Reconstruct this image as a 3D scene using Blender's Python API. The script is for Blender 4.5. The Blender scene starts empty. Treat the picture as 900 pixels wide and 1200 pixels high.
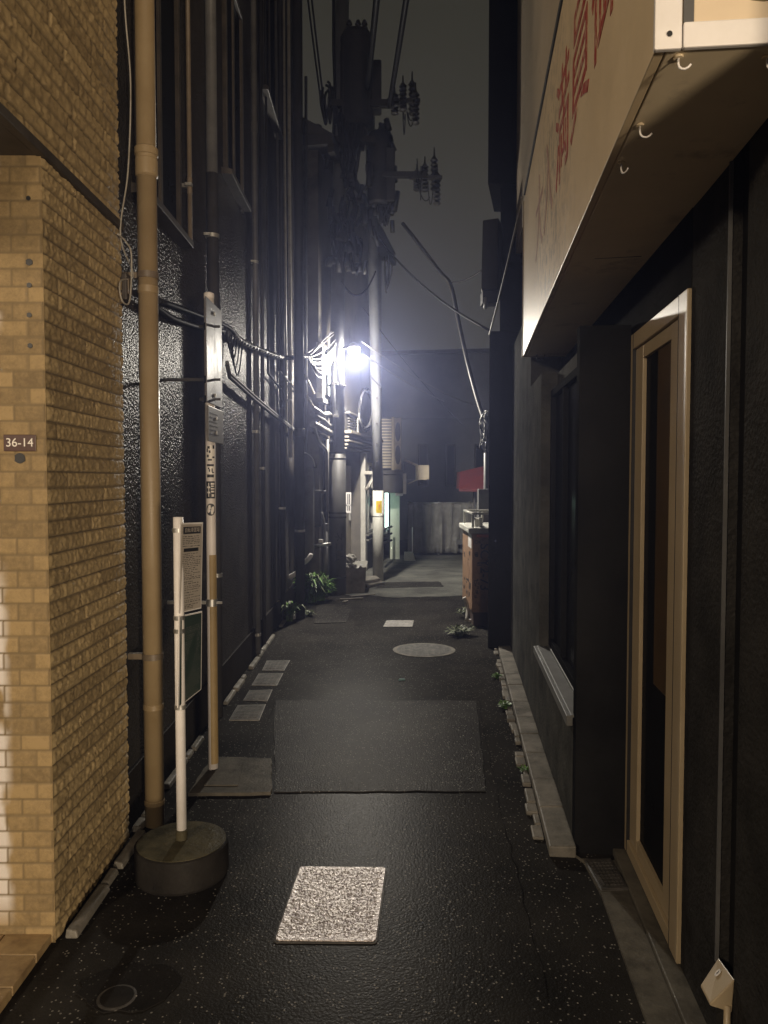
import bpy, math, random
import numpy as np
from mathutils import Vector, Matrix
random.seed(7)
sc = bpy.context.scene
COL = sc.collection
PI = math.pi

# ------------------------------------------------------------------ camera
F = 901.0
H0 = 1.5
PIT = math.atan(38.0 / F)
cd = bpy.data.cameras.new("camera")
cam = bpy.data.objects.new("camera", cd)
COL.objects.link(cam)
cd.sensor_fit = 'VERTICAL'
cd.sensor_height = 24.0
cd.sensor_width = 18.0
cd.lens = 24.0 * F / 1200.0
cd.clip_start = 0.05
cd.clip_end = 400.0
cam.location = (0, 0, H0)
cam.rotation_euler = (PI / 2 - PIT, 0, 0)
sc.camera = cam
cp, sp = math.cos(PIT), math.sin(PIT)

def ray(px, py):
    a, b = (px - 450.0) / F, (600.0 - py) / F
    return Vector((a, cp + b * sp, -sp + b * cp))

def P(px, py, Y):                    # the point at depth Y seen there
    d = ray(px, py)
    return Vector((0, 0, H0)) + d * (Y / d.y)

def G(px, py, z=0.0):                # the point on the ground seen there
    d = ray(px, py)
    return Vector((0, 0, H0)) + d * ((z - H0) / d.z)

def W(px, py, X):                    # the point on the plane x = X seen there
    d = ray(px, py)
    return Vector((0, 0, H0)) + d * (X / d.x)

# ------------------------------------------------------------------ objects
ORI = {}
LABELS = {}

def tag(o, label=None, cat=None, group=None, kind=None):
    if label:
        o["label"] = label
        LABELS.setdefault(label, []).append((o.name, group))
    if cat: o["category"] = cat
    if group: o["group"] = group
    if kind: o["kind"] = kind
    return o

def thing(name, label, cat, loc, group=None):
    o = bpy.data.objects.new(name, None)
    COL.objects.link(o)
    o.location = loc
    o.empty_display_size = 0.1
    ORI[o.name] = Vector(loc)
    return tag(o, label, cat, group)

class MB:
    def __init__(s):
        s.v, s.f, s.sm = [], [], []
    def add(s, vs, fs, smooth=False):
        b = len(s.v)
        s.v += [Vector(v) for v in vs]
        for f in fs:
            s.f.append([i + b for i in f]); s.sm.append(smooth)
        return s
    def hexa(s, p):                  # 4 bottom (ccw from above), 4 top
        return s.add(p, [(3, 2, 1, 0), (4, 5, 6, 7), (0, 1, 5, 4), (1, 2, 6, 5), (2, 3, 7, 6), (3, 0, 4, 7)])
    def box(s, x0, x1, y0, y1, z0, z1):
        return s.hexa([(x0, y0, z0), (x1, y0, z0), (x1, y1, z0), (x0, y1, z0), (x0, y0, z1), (x1, y0, z1), (x1, y1, z1), (x0, y1, z1)])
    def tube(s, pts, r, n=10, caps=True, r2=None):
        pts = [Vector(p) for p in pts]
        m = len(pts)
        rings = []
        up = None
        for i in range(m):
            t = (pts[min(i + 1, m - 1)] - pts[max(i - 1, 0)]).normalized()
            if up is None:
                up = Vector((0, 0, 1)) if abs(t.z) < .9 else Vector((0, 1, 0))
            a = t.cross(up)
            if a.length < 1e-5:
                a = t.cross(Vector((1, .3, 0)))
            a.normalize()
            b = a.cross(t).normalized()
            up = b
            rr = r if r2 is None else r + (r2 - r) * i / (m - 1)
            rings.append([pts[i] + (a * math.cos(2 * PI * k / n) + b * math.sin(2 * PI * k / n)) * rr for k in range(n)])
        vs = [v for rg in rings for v in rg]
        fs = [(i * n + k, i * n + (k + 1) % n, (i + 1) * n + (k + 1) % n, (i + 1) * n + k) for i in range(m - 1) for k in range(n)]
        base = len(s.v)
        s.add(vs, fs, True)
        if caps:
            s.f.append([base + k for k in range(n)][::-1]); s.sm.append(False)
            s.f.append([base + (m - 1) * n + k for k in range(n)]); s.sm.append(False)
        return s
    def lathe(s, c, prof, n=24):     # prof: (r, z) from bottom to top
        c = Vector(c)
        vs = [c + Vector((r * math.cos(2 * PI * k / n), r * math.sin(2 * PI * k / n), z)) for r, z in prof for k in range(n)]
        for i in range(len(prof) - 1):
            q = [vs[i * n + k] for k in range(n)] + [vs[(i + 1) * n + k] for k in range(n)]
            s.add(q, [(k, (k + 1) % n, n + (k + 1) % n, n + k) for k in range(n)], True)
        s.add(vs[:n], [tuple(range(n))[::-1]]); s.add(vs[-n:], [tuple(range(n))])
        return s
    def prism(s, poly, d):           # poly: points, d: offset
        n = len(poly); d = Vector(d)
        poly = [Vector(p) for p in poly]
        return s.add(poly + [p + d for p in poly], [tuple(range(n))[::-1], tuple(range(n, 2 * n))] + [(i, (i + 1) % n, n + (i + 1) % n, n + i) for i in range(n)])
    def quad(s, a, b, c, d):
        return s.add([a, b, c, d], [(0, 1, 2, 3)])
    def build(s, name, mat, parent=None, loc=None, bev=0.0, fix=True):
        me = bpy.data.meshes.new(name)
        o = bpy.data.objects.new(name, me)
        COL.objects.link(o)
        off = Vector((0, 0, 0))
        if parent is not None:
            off = ORI[parent.name]; o.parent = parent
        elif loc is not None:
            off = Vector(loc); o.location = off
        ORI[o.name] = off
        me.from_pydata([tuple(v - off) for v in s.v], [], s.f)
        me.polygons.foreach_set("use_smooth", s.sm)
        if fix:
            import bmesh
            bm = bmesh.new(); bm.from_mesh(me)
            bmesh.ops.recalc_face_normals(bm, faces=bm.faces); bm.to_mesh(me); bm.free()
        me.materials.append(mat)
        if bev:
            m = o.modifiers.new("bevel", 'BEVEL'); m.width = bev; m.segments = 2; m.limit_method = 'ANGLE'; m.angle_limit = .6
        return o

def curve_pts(pts, n=8):             # Catmull-Rom through the points
    pts = [Vector(p) for p in pts]
    q = [pts[0] * 2 - pts[1]] + pts + [pts[-1] * 2 - pts[-2]]
    out = []
    for i in range(1, len(q) - 2):
        a, b, c, d = q[i - 1:i + 3]
        for k in range(n):
            t = k / n
            out.append(.5 * (2 * b + (c - a) * t + (2 * a - 5 * b + 4 * c - d) * t * t + (3 * b - a - 3 * c + d) * t ** 3))
    return out + [pts[-1]]

def sag(a, b, h, n=14):
    a, b = Vector(a), Vector(b)
    return [a.lerp(b, t / n) - Vector((0, 0, 4 * h * (t / n) * (1 - t / n))) for t in range(n + 1)]

def text(name, body, size, mat, parent, origin, xdir, ydir, ext=.0006, align='CENTER'):
    cu = bpy.data.curves.new(name, 'FONT')
    cu.body = body; cu.size = size; cu.extrude = ext; cu.align_x = align; cu.align_y = 'CENTER'
    tmp = bpy.data.objects.new("tmp", cu); COL.objects.link(tmp)
    bpy.context.view_layer.update()
    me = bpy.data.meshes.new_from_object(tmp.evaluated_get(bpy.context.evaluated_depsgraph_get()))
    bpy.data.objects.remove(tmp)
    me.name = name
    o = bpy.data.objects.new(name, me); COL.objects.link(o)
    x, y = Vector(xdir).normalized(), Vector(ydir).normalized()
    z = x.cross(y).normalized(); y = z.cross(x)
    M = Matrix((x, y, z)).transposed().to_4x4(); M.translation = Vector(origin) - (ORI[parent.name] if parent else Vector())
    me.transform(M)
    me.materials.clear(); me.materials.append(mat)
    if parent: o.parent = parent
    ORI[o.name] = ORI[parent.name] if parent else Vector()
    return o

# ------------------------------------------------------------------ materials
def lk(nt, a, b): nt.links.new(a, b)

def pm(name, c1, c2=None, scale=6.0, rough=.6, rough2=None, bump=.0, bscale=80.0, bdist=.004, metal=0.0, spec=.5, lo=.35, hi=.65, detail=6, c3=None, s3=1.5, t3=(.55, .7), coat=0.0):
    m = bpy.data.materials.new(name); m.use_nodes = True
    nt = m.node_tree; b = nt.nodes["Principled BSDF"]
    b.inputs["Metallic"].default_value = metal
    b.inputs["Specular IOR Level"].default_value = spec
    b.inputs["Roughness"].default_value = rough
    b.inputs["Coat Weight"].default_value = coat
    tc = nt.nodes.new("ShaderNodeTexCoord")
    co = tc.outputs["Object"]
    c2 = c2 or tuple(x * .7 for x in c1)
    n = nt.nodes.new("ShaderNodeTexNoise"); n.inputs["Scale"].default_value = scale; n.inputs["Detail"].default_value = detail; n.inputs["Roughness"].default_value = .65
    lk(nt, co, n.inputs["Vector"])
    r = nt.nodes.new("ShaderNodeValToRGB")
    r.color_ramp.elements[0].position = lo; r.color_ramp.elements[1].position = hi
    r.color_ramp.elements[0].color = (*c2, 1); r.color_ramp.elements[1].color = (*c1, 1)
    lk(nt, n.outputs["Fac"], r.inputs["Fac"])
    out = r.outputs["Color"]
    if c3 is not None:               # larger stains with a shape of their own
        n3 = nt.nodes.new("ShaderNodeTexNoise"); n3.inputs["Scale"].default_value = s3; n3.inputs["Detail"].default_value = 8; n3.inputs["Roughness"].default_value = .7
        lk(nt, co, n3.inputs["Vector"])
        r3 = nt.nodes.new("ShaderNodeValToRGB"); r3.color_ramp.elements[0].position, r3.color_ramp.elements[1].position = t3
        lk(nt, n3.outputs["Fac"], r3.inputs["Fac"])
        mx = nt.nodes.new("ShaderNodeMix"); mx.data_type = 'RGBA'
        lk(nt, r3.outputs["Color"], mx.inputs["Factor"]); lk(nt, out, mx.inputs["A"]); mx.inputs["B"].default_value = (*c3, 1)
        out = mx.outputs["Result"]
    lk(nt, out, b.inputs["Base Color"])
    if rough2 is not None:
        mr = nt.nodes.new("ShaderNodeMapRange"); mr.inputs["From Min"].default_value = .3; mr.inputs["From Max"].default_value = .7
        mr.inputs["To Min"].default_value = rough; mr.inputs["To Max"].default_value = rough2
        lk(nt, n.outputs["Fac"], mr.inputs["Value"]); lk(nt, mr.outputs["Result"], b.inputs["Roughness"])
    if bump:
        nb = nt.nodes.new("ShaderNodeTexNoise"); nb.inputs["Scale"].default_value = bscale; nb.inputs["Detail"].default_value = 3
        lk(nt, co, nb.inputs["Vector"])
        bp = nt.nodes.new("ShaderNodeBump"); bp.inputs["Strength"].default_value = bump; bp.inputs["Distance"].default_value = bdist
        lk(nt, nb.outputs["Fac"], bp.inputs["Height"]); lk(nt, bp.outputs["Normal"], b.inputs["Normal"])
    return m

def emis(name, col, s):
    m = bpy.data.materials.new(name); m.use_nodes = True
    nt = m.node_tree; nt.nodes.clear()
    e = nt.nodes.new("ShaderNodeEmission"); e.inputs["Color"].default_value = (*col, 1); e.inputs["Strength"].default_value = s
    o = nt.nodes.new("ShaderNodeOutputMaterial"); lk(nt, e.outputs[0], o.inputs["Surface"])
    return m

def asphalt(name, base, stone, rough=(.5, .72), bump=.42, crack=False):
    m = bpy.data.materials.new(name); m.use_nodes = True
    nt = m.node_tree; b = nt.nodes["Principled BSDF"]; N = nt.nodes.new
    tc = N("ShaderNodeTexCoord"); co = tc.outputs["Object"]
    big = N("ShaderNodeTexNoise"); big.inputs["Scale"].default_value = 1.7; big.inputs["Detail"].default_value = 7; big.inputs["Roughness"].default_value = .65
    lk(nt, co, big.inputs["Vector"])
    r = N("ShaderNodeValToRGB"); r.color_ramp.elements[0].position = .34; r.color_ramp.elements[1].position = .68
    r.color_ramp.elements[0].color = (*[x * .5 for x in base], 1); r.color_ramp.elements[1].color = (*[x * 1.45 for x in base], 1)
    lk(nt, big.outputs["Fac"], r.inputs["Fac"])
    vo = N("ShaderNodeTexVoronoi"); vo.inputs["Scale"].default_value = 110; lk(nt, co, vo.inputs["Vector"])
    # one stone in a few shows pale through the worn binder
    sep = N("ShaderNodeSeparateColor"); lk(nt, vo.outputs["Color"], sep.inputs[0])
    g1 = N("ShaderNodeMath"); g1.operation = 'GREATER_THAN'; g1.inputs[1].default_value = .9; lk(nt, sep.outputs[0], g1.inputs[0])
    g2 = N("ShaderNodeMath"); g2.operation = 'LESS_THAN'; g2.inputs[1].default_value = .36; lk(nt, vo.outputs["Distance"], g2.inputs[0])
    gm = N("ShaderNodeMath"); gm.operation = 'MULTIPLY'; lk(nt, g1.outputs[0], gm.inputs[0]); lk(nt, g2.outputs[0], gm.inputs[1])
    mx = N("ShaderNodeMix"); mx.data_type = 'RGBA'; lk(nt, gm.outputs[0], mx.inputs["Factor"]); lk(nt, r.outputs["Color"], mx.inputs["A"]); mx.inputs["B"].default_value = (*stone, 1)
    lk(nt, mx.outputs["Result"], b.inputs["Base Color"])
    mr = N("ShaderNodeMapRange"); mr.inputs["From Min"].default_value = .35; mr.inputs["From Max"].default_value = .65
    mr.inputs["To Min"].default_value = rough[0]; mr.inputs["To Max"].default_value = rough[1]
    lk(nt, big.outputs["Fac"], mr.inputs["Value"]); lk(nt, mr.outputs["Result"], b.inputs["Roughness"])
    nb = N("ShaderNodeTexNoise"); nb.inputs["Scale"].default_value = 210; nb.inputs["Detail"].default_value = 5; lk(nt, co, nb.inputs["Vector"])
    ad = N("ShaderNodeMath"); ad.operation = 'SUBTRACT'; lk(nt, nb.outputs["Fac"], ad.inputs[0]); lk(nt, vo.outputs["Distance"], ad.inputs[1])
    bp = N("ShaderNodeBump"); bp.inputs["Strength"].default_value = bump; bp.inputs["Distance"].default_value = .0016
    lk(nt, ad.outputs[0], bp.inputs["Height"]); lk(nt, bp.outputs["Normal"], b.inputs["Normal"])
    b.inputs["Specular IOR Level"].default_value = .10
    return m

def tile_mat(name, c1, c2, mortar, white=False):
    m = bpy.data.materials.new(name); m.use_nodes = True
    nt = m.node_tree; b = nt.nodes["Principled BSDF"]; N = nt.nodes.new
    tc = N("ShaderNodeTexCoord"); co = tc.outputs["Object"]
    n = N("ShaderNodeTexNoise"); n.inputs["Scale"].default_value = 42; n.inputs["Detail"].default_value = 8; n.inputs["Roughness"].default_value = .75; lk(nt, co, n.inputs["Vector"])
    at = N("ShaderNodeAttribute"); at.attribute_name = "tone"
    av = N("ShaderNodeMath"); av.operation = 'MULTIPLY_ADD'; av.inputs[1].default_value = .5; lk(nt, at.outputs["Fac"], av.inputs[0])
    hf = N("ShaderNodeMath"); hf.operation = 'MULTIPLY'; hf.inputs[1].default_value = .9; lk(nt, n.outputs["Fac"], hf.inputs[0]); lk(nt, hf.outputs[0], av.inputs[2])
    r = N("ShaderNodeValToRGB"); r.color_ramp.elements[0].position = .42; r.color_ramp.elements[1].position = .84
    r.color_ramp.elements[0].color = (*c2, 1); r.color_ramp.elements[1].color = (*c1, 1)
    lk(nt, av.outputs[0], r.inputs["Fac"])
    out = r.outputs["Color"]
    if white:
        aw = N("ShaderNodeAttribute"); aw.attribute_name = "lime"
        mw = N("ShaderNodeMix"); mw.data_type = 'RGBA'; lk(nt, aw.outputs["Fac"], mw.inputs["Factor"]); lk(nt, out, mw.inputs["A"]); mw.inputs["B"].default_value = (.66, .63, .61, 1)
        out = mw.outputs["Result"]
    am = N("ShaderNodeAttribute"); am.attribute_name = "joint"
    mx = N("ShaderNodeMix"); mx.data_type = 'RGBA'; lk(nt, am.outputs["Fac"], mx.inputs["Factor"]); lk(nt, out, mx.inputs["A"]); mx.inputs["B"].default_value = (*mortar, 1)
    lk(nt, mx.outputs["Result"], b.inputs["Base Color"])
    b.inputs["Roughness"].default_value = .72
    bp = N("ShaderNodeBump"); bp.inputs["Strength"].default_value = .45; bp.inputs["Distance"].default_value = .003
    lk(nt, n.outputs["Fac"], bp.inputs["Height"]); lk(nt, bp.outputs["Normal"], b.inputs["Normal"])
    return m

def matte(m, gloss, rough):          # dull surface under a thin broken film of water: gloss does not climb at grazing angles
    nt = m.node_tree; b = nt.nodes["Principled BSDF"]; N = nt.nodes.new
    d = N("ShaderNodeBsdfDiffuse"); gl = N("ShaderNodeBsdfGlossy"); mx = N("ShaderNodeMixShader")
    gl.inputs["Roughness"].default_value = rough; mx.inputs[0].default_value = gloss
    for l in list(nt.links):
        if l.to_node == b and l.to_socket.name == "Base Color": lk(nt, l.from_socket, d.inputs["Color"])
        if l.to_node == b and l.to_socket.name == "Normal": lk(nt, l.from_socket, d.inputs["Normal"]); lk(nt, l.from_socket, gl.inputs["Normal"])
    gl.inputs["Color"].default_value = (.9, .9, .9, 1)
    lk(nt, d.outputs[0], mx.inputs[1]); lk(nt, gl.outputs[0], mx.inputs[2])
    out = nt.nodes["Material Output"]; lk(nt, mx.outputs[0], out.inputs["Surface"])
    nt.nodes.remove(b)
    return m
M = {}
M['asphalt'] = asphalt('wet asphalt', (.021, .0193, .0168), (.19, .18, .165))
M['far_paving'] = asphalt('pale far paving', (.10, .10, .089), (.2, .2, .18), bump=.5)  # far ground in a paler base colour than the near asphalt
M['wet_spot'] = asphalt('soaked asphalt', (.015, .014, .013), (.05, .05, .045), bump=.3)
M['patch'] = asphalt('patched asphalt', (.028, .026, .023), (.24, .23, .21), rough=(.55, .75), bump=.8)
M['tile_rough'] = tile_mat('split face tile', (.41, .31, .16), (.23, .17, .085), (.12, .09, .05))
M['tile_flat'] = tile_mat('flat tile', (.315, .225, .105), (.15, .105, .048), (.15, .108, .052), white=True)
M['floor_tile'] = pm('floor tile', (.42, .30, .15), (.24, .16, .08), 14, .45, .6, bump=.3, bscale=60)
M['dark_trim'] = pm('dark bronze trim', (.06, .05, .04), (.03, .025, .02), 8, .45, bump=.1)
M['brown_pipe'] = pm('brown pvc', (.33, .25, .14), (.26, .19, .10), 3, .38, .5, bump=.05, bscale=30, c3=(.16, .1, .045), s3=4, t3=(.6, .78))
M['stucco'] = pm('dark glossy stucco', (.05, .046, .041), (.03, .027, .024), 3.0, .20, .30, bump=0, spec=.55)
def grains(m, sc1, sc2, dist):
    nt = m.node_tree; b = nt.nodes["Principled BSDF"]
    tc = nt.nodes.new("ShaderNodeTexCoord")
    v1 = nt.nodes.new("ShaderNodeTexVoronoi"); v1.inputs["Scale"].default_value = sc1; lk(nt, tc.outputs["Object"], v1.inputs["Vector"])
    n1 = nt.nodes.new("ShaderNodeTexNoise"); n1.inputs["Scale"].default_value = sc2; n1.inputs["Detail"].default_value = 3; lk(nt, tc.outputs["Object"], n1.inputs["Vector"])
    s1 = nt.nodes.new("ShaderNodeMath"); s1.operation = 'MULTIPLY_ADD'; s1.inputs[1].default_value = -.6; lk(nt, v1.outputs["Distance"], s1.inputs[0]); lk(nt, n1.outputs["Fac"], s1.inputs[2])
    bp = nt.nodes.new("ShaderNodeBump"); bp.inputs["Strength"].default_value = 1.0; bp.inputs["Distance"].default_value = dist
    lk(nt, s1.outputs[0], bp.inputs["Height"]); lk(nt, bp.outputs["Normal"], b.inputs["Normal"])
grains(M['stucco'], 82, 60, .0085)
M['plinth'] = pm('dark plinth render', (.03, .027, .024), (.02, .018, .016), 3, .5, .65, bump=.6, bscale=70, bdist=.005)
M['grey_pipe'] = pm('grey pipe', (.13, .13, .13), (.085, .085, .085), 5, .42, .55)
M['dark_pipe'] = pm('dark grey pipe', (.045, .043, .042), (.03, .029, .028), 5, .4, .55)
M['pale_pipe'] = pm('pale pipe', (.42, .4, .36), (.28, .26, .22), 6, .45, .6, c3=(.17, .14, .1), s3=5)
M['tan_pipe'] = pm('tan pipe', (.2, .16, .11), (.13, .1, .07), 6, .45)
M['steel'] = pm('galvanised steel', (.5, .5, .48), (.3, .3, .29), 14, .35, .5, metal=.8)
M['black'] = pm('black rubber', (.018, .018, .019), (.01, .01, .011), 10, .5)
M['cable'] = pm('black cable', (.02, .02, .021), (.012, .012, .013), 20, .45)
M['cable_pale'] = pm('pale cable', (.16, .16, .16), (.10, .10, .10), 20, .45)
M['cream'] = pm('cream pole paint', (.74, .70, .68), (.64, .6, .57), 5, .4, .55, c3=(.3, .2, .12), s3=9, t3=(.62, .75))
M['ochre'] = pm('ochre wrap', (.36, .26, .12), (.28, .2, .085), 8, .5, .6)
M['white'] = pm('white paint', (.75, .73, .72), (.64, .62, .6), 6, .4, .55, c3=(.33, .27, .2), s3=6, t3=(.62, .78))
M['ink'] = pm('black ink', (.015, .015, .015), (.012, .012, .012), 10, .5)
M['concrete'] = pm('concrete', (.23, .215, .19), (.12, .115, .10), 7, .6, .8, bump=.5, bscale=90, bdist=.004, c3=(.09, .085, .075), s3=3)
M['concrete_dark'] = pm('dirty concrete', (.13, .12, .1), (.07, .065, .055), 9, .5, .75, bump=.5, bscale=80, bdist=.004, c3=(.035, .033, .028), s3=4)
M['concrete_pole'] = pm('pole concrete', (.13, .134, .138), (.09, .093, .096), 5, .6, .75, bump=.25, bscale=60, c3=(.14, .14, .14), s3=4)
M['pole_wrap'] = pm('grey pole sleeve', (.085, .082, .076), (.058, .056, .052), 5, .5, .65, bump=.2, bscale=50)
M['white_wrap'] = pm('white pole sleeve', (.42, .42, .38), (.32, .32, .29), 4, .45, .6, c3=(.3, .28, .22), s3=7, t3=(.6, .75))
M['drum_side'] = pm('black drum rubber', (.022, .02, .018), (.012, .011, .01), 7, .45, .65, bump=.2, bscale=60)
M['drum_top'] = pm('mossy drum top', (.085, .075, .045), (.04, .036, .022), 8, .55, .75, bump=.6, bscale=60, c3=(.035, .035, .02), s3=6)
M['sign_face'] = pm('sign sheet', (.42, .38, .33), (.33, .3, .26), 6, .4, .5)
M['sign_green'] = pm('dark green sign sheet', (.035, .055, .045), (.02, .035, .028), 5, .35, .5)
M['sign_metal'] = pm('scuffed sign metal', (.2, .2, .21), (.10, .10, .11), 10, .4, .58, metal=.6)
M['notice_grey'] = pm('grey sign sheet', (.16, .16, .15), (.1, .1, .095), 8, .4, .55)
M['plate_brown'] = pm('brown enamel', (.06, .022, .014), (.05, .018, .012), 8, .3)
M['plate_white'] = pm('white lettering', (.78, .75, .7), (.7, .67, .62), 8, .4)
M['lid_metal'] = pm('wet metal lid', (.70, .65, .62), (.27, .23, .22), 55, .38, .5, bump=1.0, bscale=70, bdist=.011, metal=.6, c3=(.25, .12, .09), s3=11, t3=(.64, .76))
M['iron'] = pm('cast iron', (.085, .08, .076), (.045, .043, .04), 18, .42, .6, bump=.4, bscale=60, metal=.4)
M['iron_mid'] = pm('worn grey iron', (.17, .165, .155), (.10, .098, .092), 18, .42, .6, bump=.4, bscale=60)
M['iron_pale'] = pm('pale worn cast iron', (.34, .33, .31), (.2, .195, .185), 18, .4, .6, bump=.5, bscale=60, metal=.3)
M['right_wall'] = pm('charcoal textured wall', (.036, .034, .031), (.02, .019, .017), 5, .7, .85, bump=1.0, bscale=70, bdist=.008, spec=.12)
M['grey_wall'] = pm('charcoal render with pale streaks', (.08, .08, .073), (.042, .042, .039), 5, .65, .8, bump=.8, bscale=60, bdist=.006)
M['black_wall'] = pm('black painted wall', (.016, .016, .016), (.01, .01, .01), 3, .7, .8, bump=.5, bscale=50, spec=.12)
M['door_tan'] = pm('tan aluminium', (.43, .345, .225), (.36, .285, .18), 3, .35, .45, c3=(.3, .22, .13), s3=6, t3=(.62, .8))
M['sill'] = pm('grey sill boards', (.10, .10, .095), (.06, .06, .056), 9, .6, .65, bump=.2)
M['glass'] = pm('dark glass', (.012, .012, .012), (.008, .008, .008), 2, .08, .14, spec=.5)
M['amber_board'] = pm('brown board behind glass', (.075, .043, .014), (.05, .03, .01), 4, .3, .4)
M['panel_cream'] = pm('cream sign panel', (.66, .55, .4), (.56, .46, .33), 2.2, .38, .5, c3=(.34, .27, .2), s3=2.3, t3=(.6, .8))
M['panel_worn'] = pm('scuffed cream sign panel', (.78, .63, .41), (.70, .56, .36), 2.2, .4, .5, c3=(.30, .25, .18), s3=16, t3=(.46, .6))
M['soffit'] = pm('grubby cream soffit', (.80, .68, .48), (.70, .59, .41), 2.5, .55, .7, c3=(.3, .24, .17), s3=3, t3=(.55, .75))
M['red_ink'] = pm('faded red lettering', (.36, .045, .028), (.52, .33, .23), 34, .5, lo=.36, hi=.52)
M['red_faded'] = pm('ghost of red lettering', (.45, .30, .22), (.4, .2, .15), 30, .5)
M['olive_ink'] = pm('olive lettering', (.25, .2, .09), (.2, .16, .07), 8, .5)
M['hoard'] = pm('grey tarpaulin', (.20, .195, .18), (.13, .127, .118), 4, .5, .7, bump=.5, bscale=18, bdist=.03)
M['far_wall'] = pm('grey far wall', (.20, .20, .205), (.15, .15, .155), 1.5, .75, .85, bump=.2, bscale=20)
M['house_upper'] = pm('dim house render', (.13, .118, .10), (.08, .073, .064), 3, .65, .8, bump=.5, bscale=70, c3=(.03, .028, .025), s3=1.6)
M['house_pipe'] = pm('darkened pale pipe', (.16, .155, .14), (.10, .096, .085), 9, .5, .65)  # pale pipe darkened in colour to hold down the nearby lamp's glare
M['house_wall'] = pm('beige house wall', (.22, .195, .155), (.15, .13, .10), 3, .65, .8, bump=.5, bscale=70, c3=(.13, .11, .085), s3=1.6)
M['house_dark'] = pm('dark timber', (.04, .037, .034), (.022, .02, .018), 8, .5, .65)
M['house_grey'] = pm('grey house wall', (.13, .127, .12), (.08, .078, .073), 3, .65, .8, bump=.5, bscale=70, c3=(.05, .048, .045), s3=2)
M['eave'] = pm('dark eave', (.05, .047, .045), (.03, .028, .027), 6, .6)
M['aluminium'] = pm('pale aluminium', (.38, .37, .34), (.3, .29, .26), 8, .4, .5)
M['win_glass'] = pm('frosted glass', (.17, .2, .2), (.12, .145, .145), 3, .22, .35)
M['unit'] = pm('beige unit casing', (.52, .45, .33), (.4, .34, .24), 6, .5, .6)
M['unit_dark'] = pm('dark coil fins', (.07, .065, .06), (.045, .04, .038), 40, .5)
M['cardboard'] = pm('brown painted board', (.28, .165, .09), (.19, .11, .058), 7, .5, .65, c3=(.1, .045, .022), s3=7, t3=(.5, .68))
M['brown_dark'] = pm('dark brown base', (.05, .025, .016), (.03, .016, .01), 8, .6)
M['clear_plastic'] = pm('cloudy plastic', (.45, .44, .40), (.3, .29, .26), 10, .3, .4)
M['red_cloth'] = pm('red awning cloth', (.075, .005, .006), (.055, .003, .004), 5, .7)
M['orange'] = pm('orange red', (.6, .14, .06), (.5, .1, .04), 8, .5)
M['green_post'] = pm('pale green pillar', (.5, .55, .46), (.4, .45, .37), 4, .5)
M['yellow'] = pm('yellow sticker', (.5, .37, .02), (.42, .3, .015), 10, .45)
M['leaf'] = pm('weed leaf', (.12, .25, .04), (.055, .125, .02), 30, .45, .6)
M['leaf_pale'] = pm('pale weed leaf', (.075, .10, .025), (.04, .055, .014), 30, .5, .6)
M['bag'] = pm('white plastic bag', (.36, .35, .32), (.26, .25, .22), 8, .35, .5)
M['grit'] = pm('wet pale grit', (.26, .25, .235), (.11, .105, .1), 30, .3, .5)
M['cyan'] = pm('pale cyan plastic', (.62, .86, .9), (.5, .8, .85), 10, .12, coat=.6)
M['lamp_glass'] = emis('lit lamp glass', (1.0, .93, .80), 140)
M['tube'] = emis('lit green white tube', (.72, 1.0, .86), 5)

matte(M['asphalt'], .010, .34); matte(M['patch'], .012, .38); matte(M['far_paving'], .01, .4); matte(M['wet_spot'], .01, .2)
matte(M['right_wall'], .004, .5); matte(M['black_wall'], .002, .5); matte(M['grey_wall'], .004, .5)
matte(M['stucco'], .05, .26); matte(M['cable'], .03, .45); matte(M['glass'], .03, .12)
matte(M['dark_pipe'], .025, .4); matte(M['grey_pipe'], .03, .4); matte(M['plinth'], .006, .4)
for k in ('concrete', 'concrete_dark', 'iron', 'iron_pale', 'iron_mid', 'drum_top', 'drum_side', 'hoard', 'far_wall'): matte(M[k], .012, .4)
M['lamp_glass'].cycles.emission_sampling = 'NONE'
# ------------------------------------------------------------------ world, light, air
w = bpy.data.worlds.new("World"); sc.world = w; w.use_nodes = True
nt = w.node_tree; bg = nt.nodes["Background"]
tc = nt.nodes.new("ShaderNodeTexCoord"); sx = nt.nodes.new("ShaderNodeSeparateXYZ"); lk(nt, tc.outputs["Generated"], sx.inputs[0])
rp_ = nt.nodes.new("ShaderNodeValToRGB"); rp_.color_ramp.elements[0].position = .0; rp_.color_ramp.elements[1].position = .75
rp_.color_ramp.elements[0].color = (.072, .066, .050, 1); rp_.color_ramp.elements[1].color = (.019, .0175, .0115, 1)
ns = nt.nodes.new("ShaderNodeTexNoise"); ns.inputs["Scale"].default_value = 2.2; ns.inputs["Detail"].default_value = 4; lk(nt, tc.outputs["Generated"], ns.inputs["Vector"])
mm = nt.nodes.new("ShaderNodeMath"); mm.operation = 'MULTIPLY_ADD'; mm.inputs[1].default_value = .35; lk(nt, ns.outputs["Fac"], mm.inputs[0])
ms = nt.nodes.new("ShaderNodeMath"); ms.operation = 'SUBTRACT'; ms.inputs[1].default_value = .17; lk(nt, sx.outputs["Z"], ms.inputs[0]); lk(nt, ms.outputs[0], mm.inputs[2])
lk(nt, mm.outputs[0], rp_.inputs["Fac"]); lk(nt, rp_.outputs["Color"], bg.inputs["Color"]); bg.inputs["Strength"].default_value = 1.0

def point(name, loc, power, col, r):
    l = bpy.data.lights.new(name, 'POINT'); l.energy = power; l.color = col; l.shadow_soft_size = r; l.use_nodes = name == 'alley_lamp_light'
    o = bpy.data.objects.new(name, l); o.location = loc; COL.objects.link(o); return o

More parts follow.
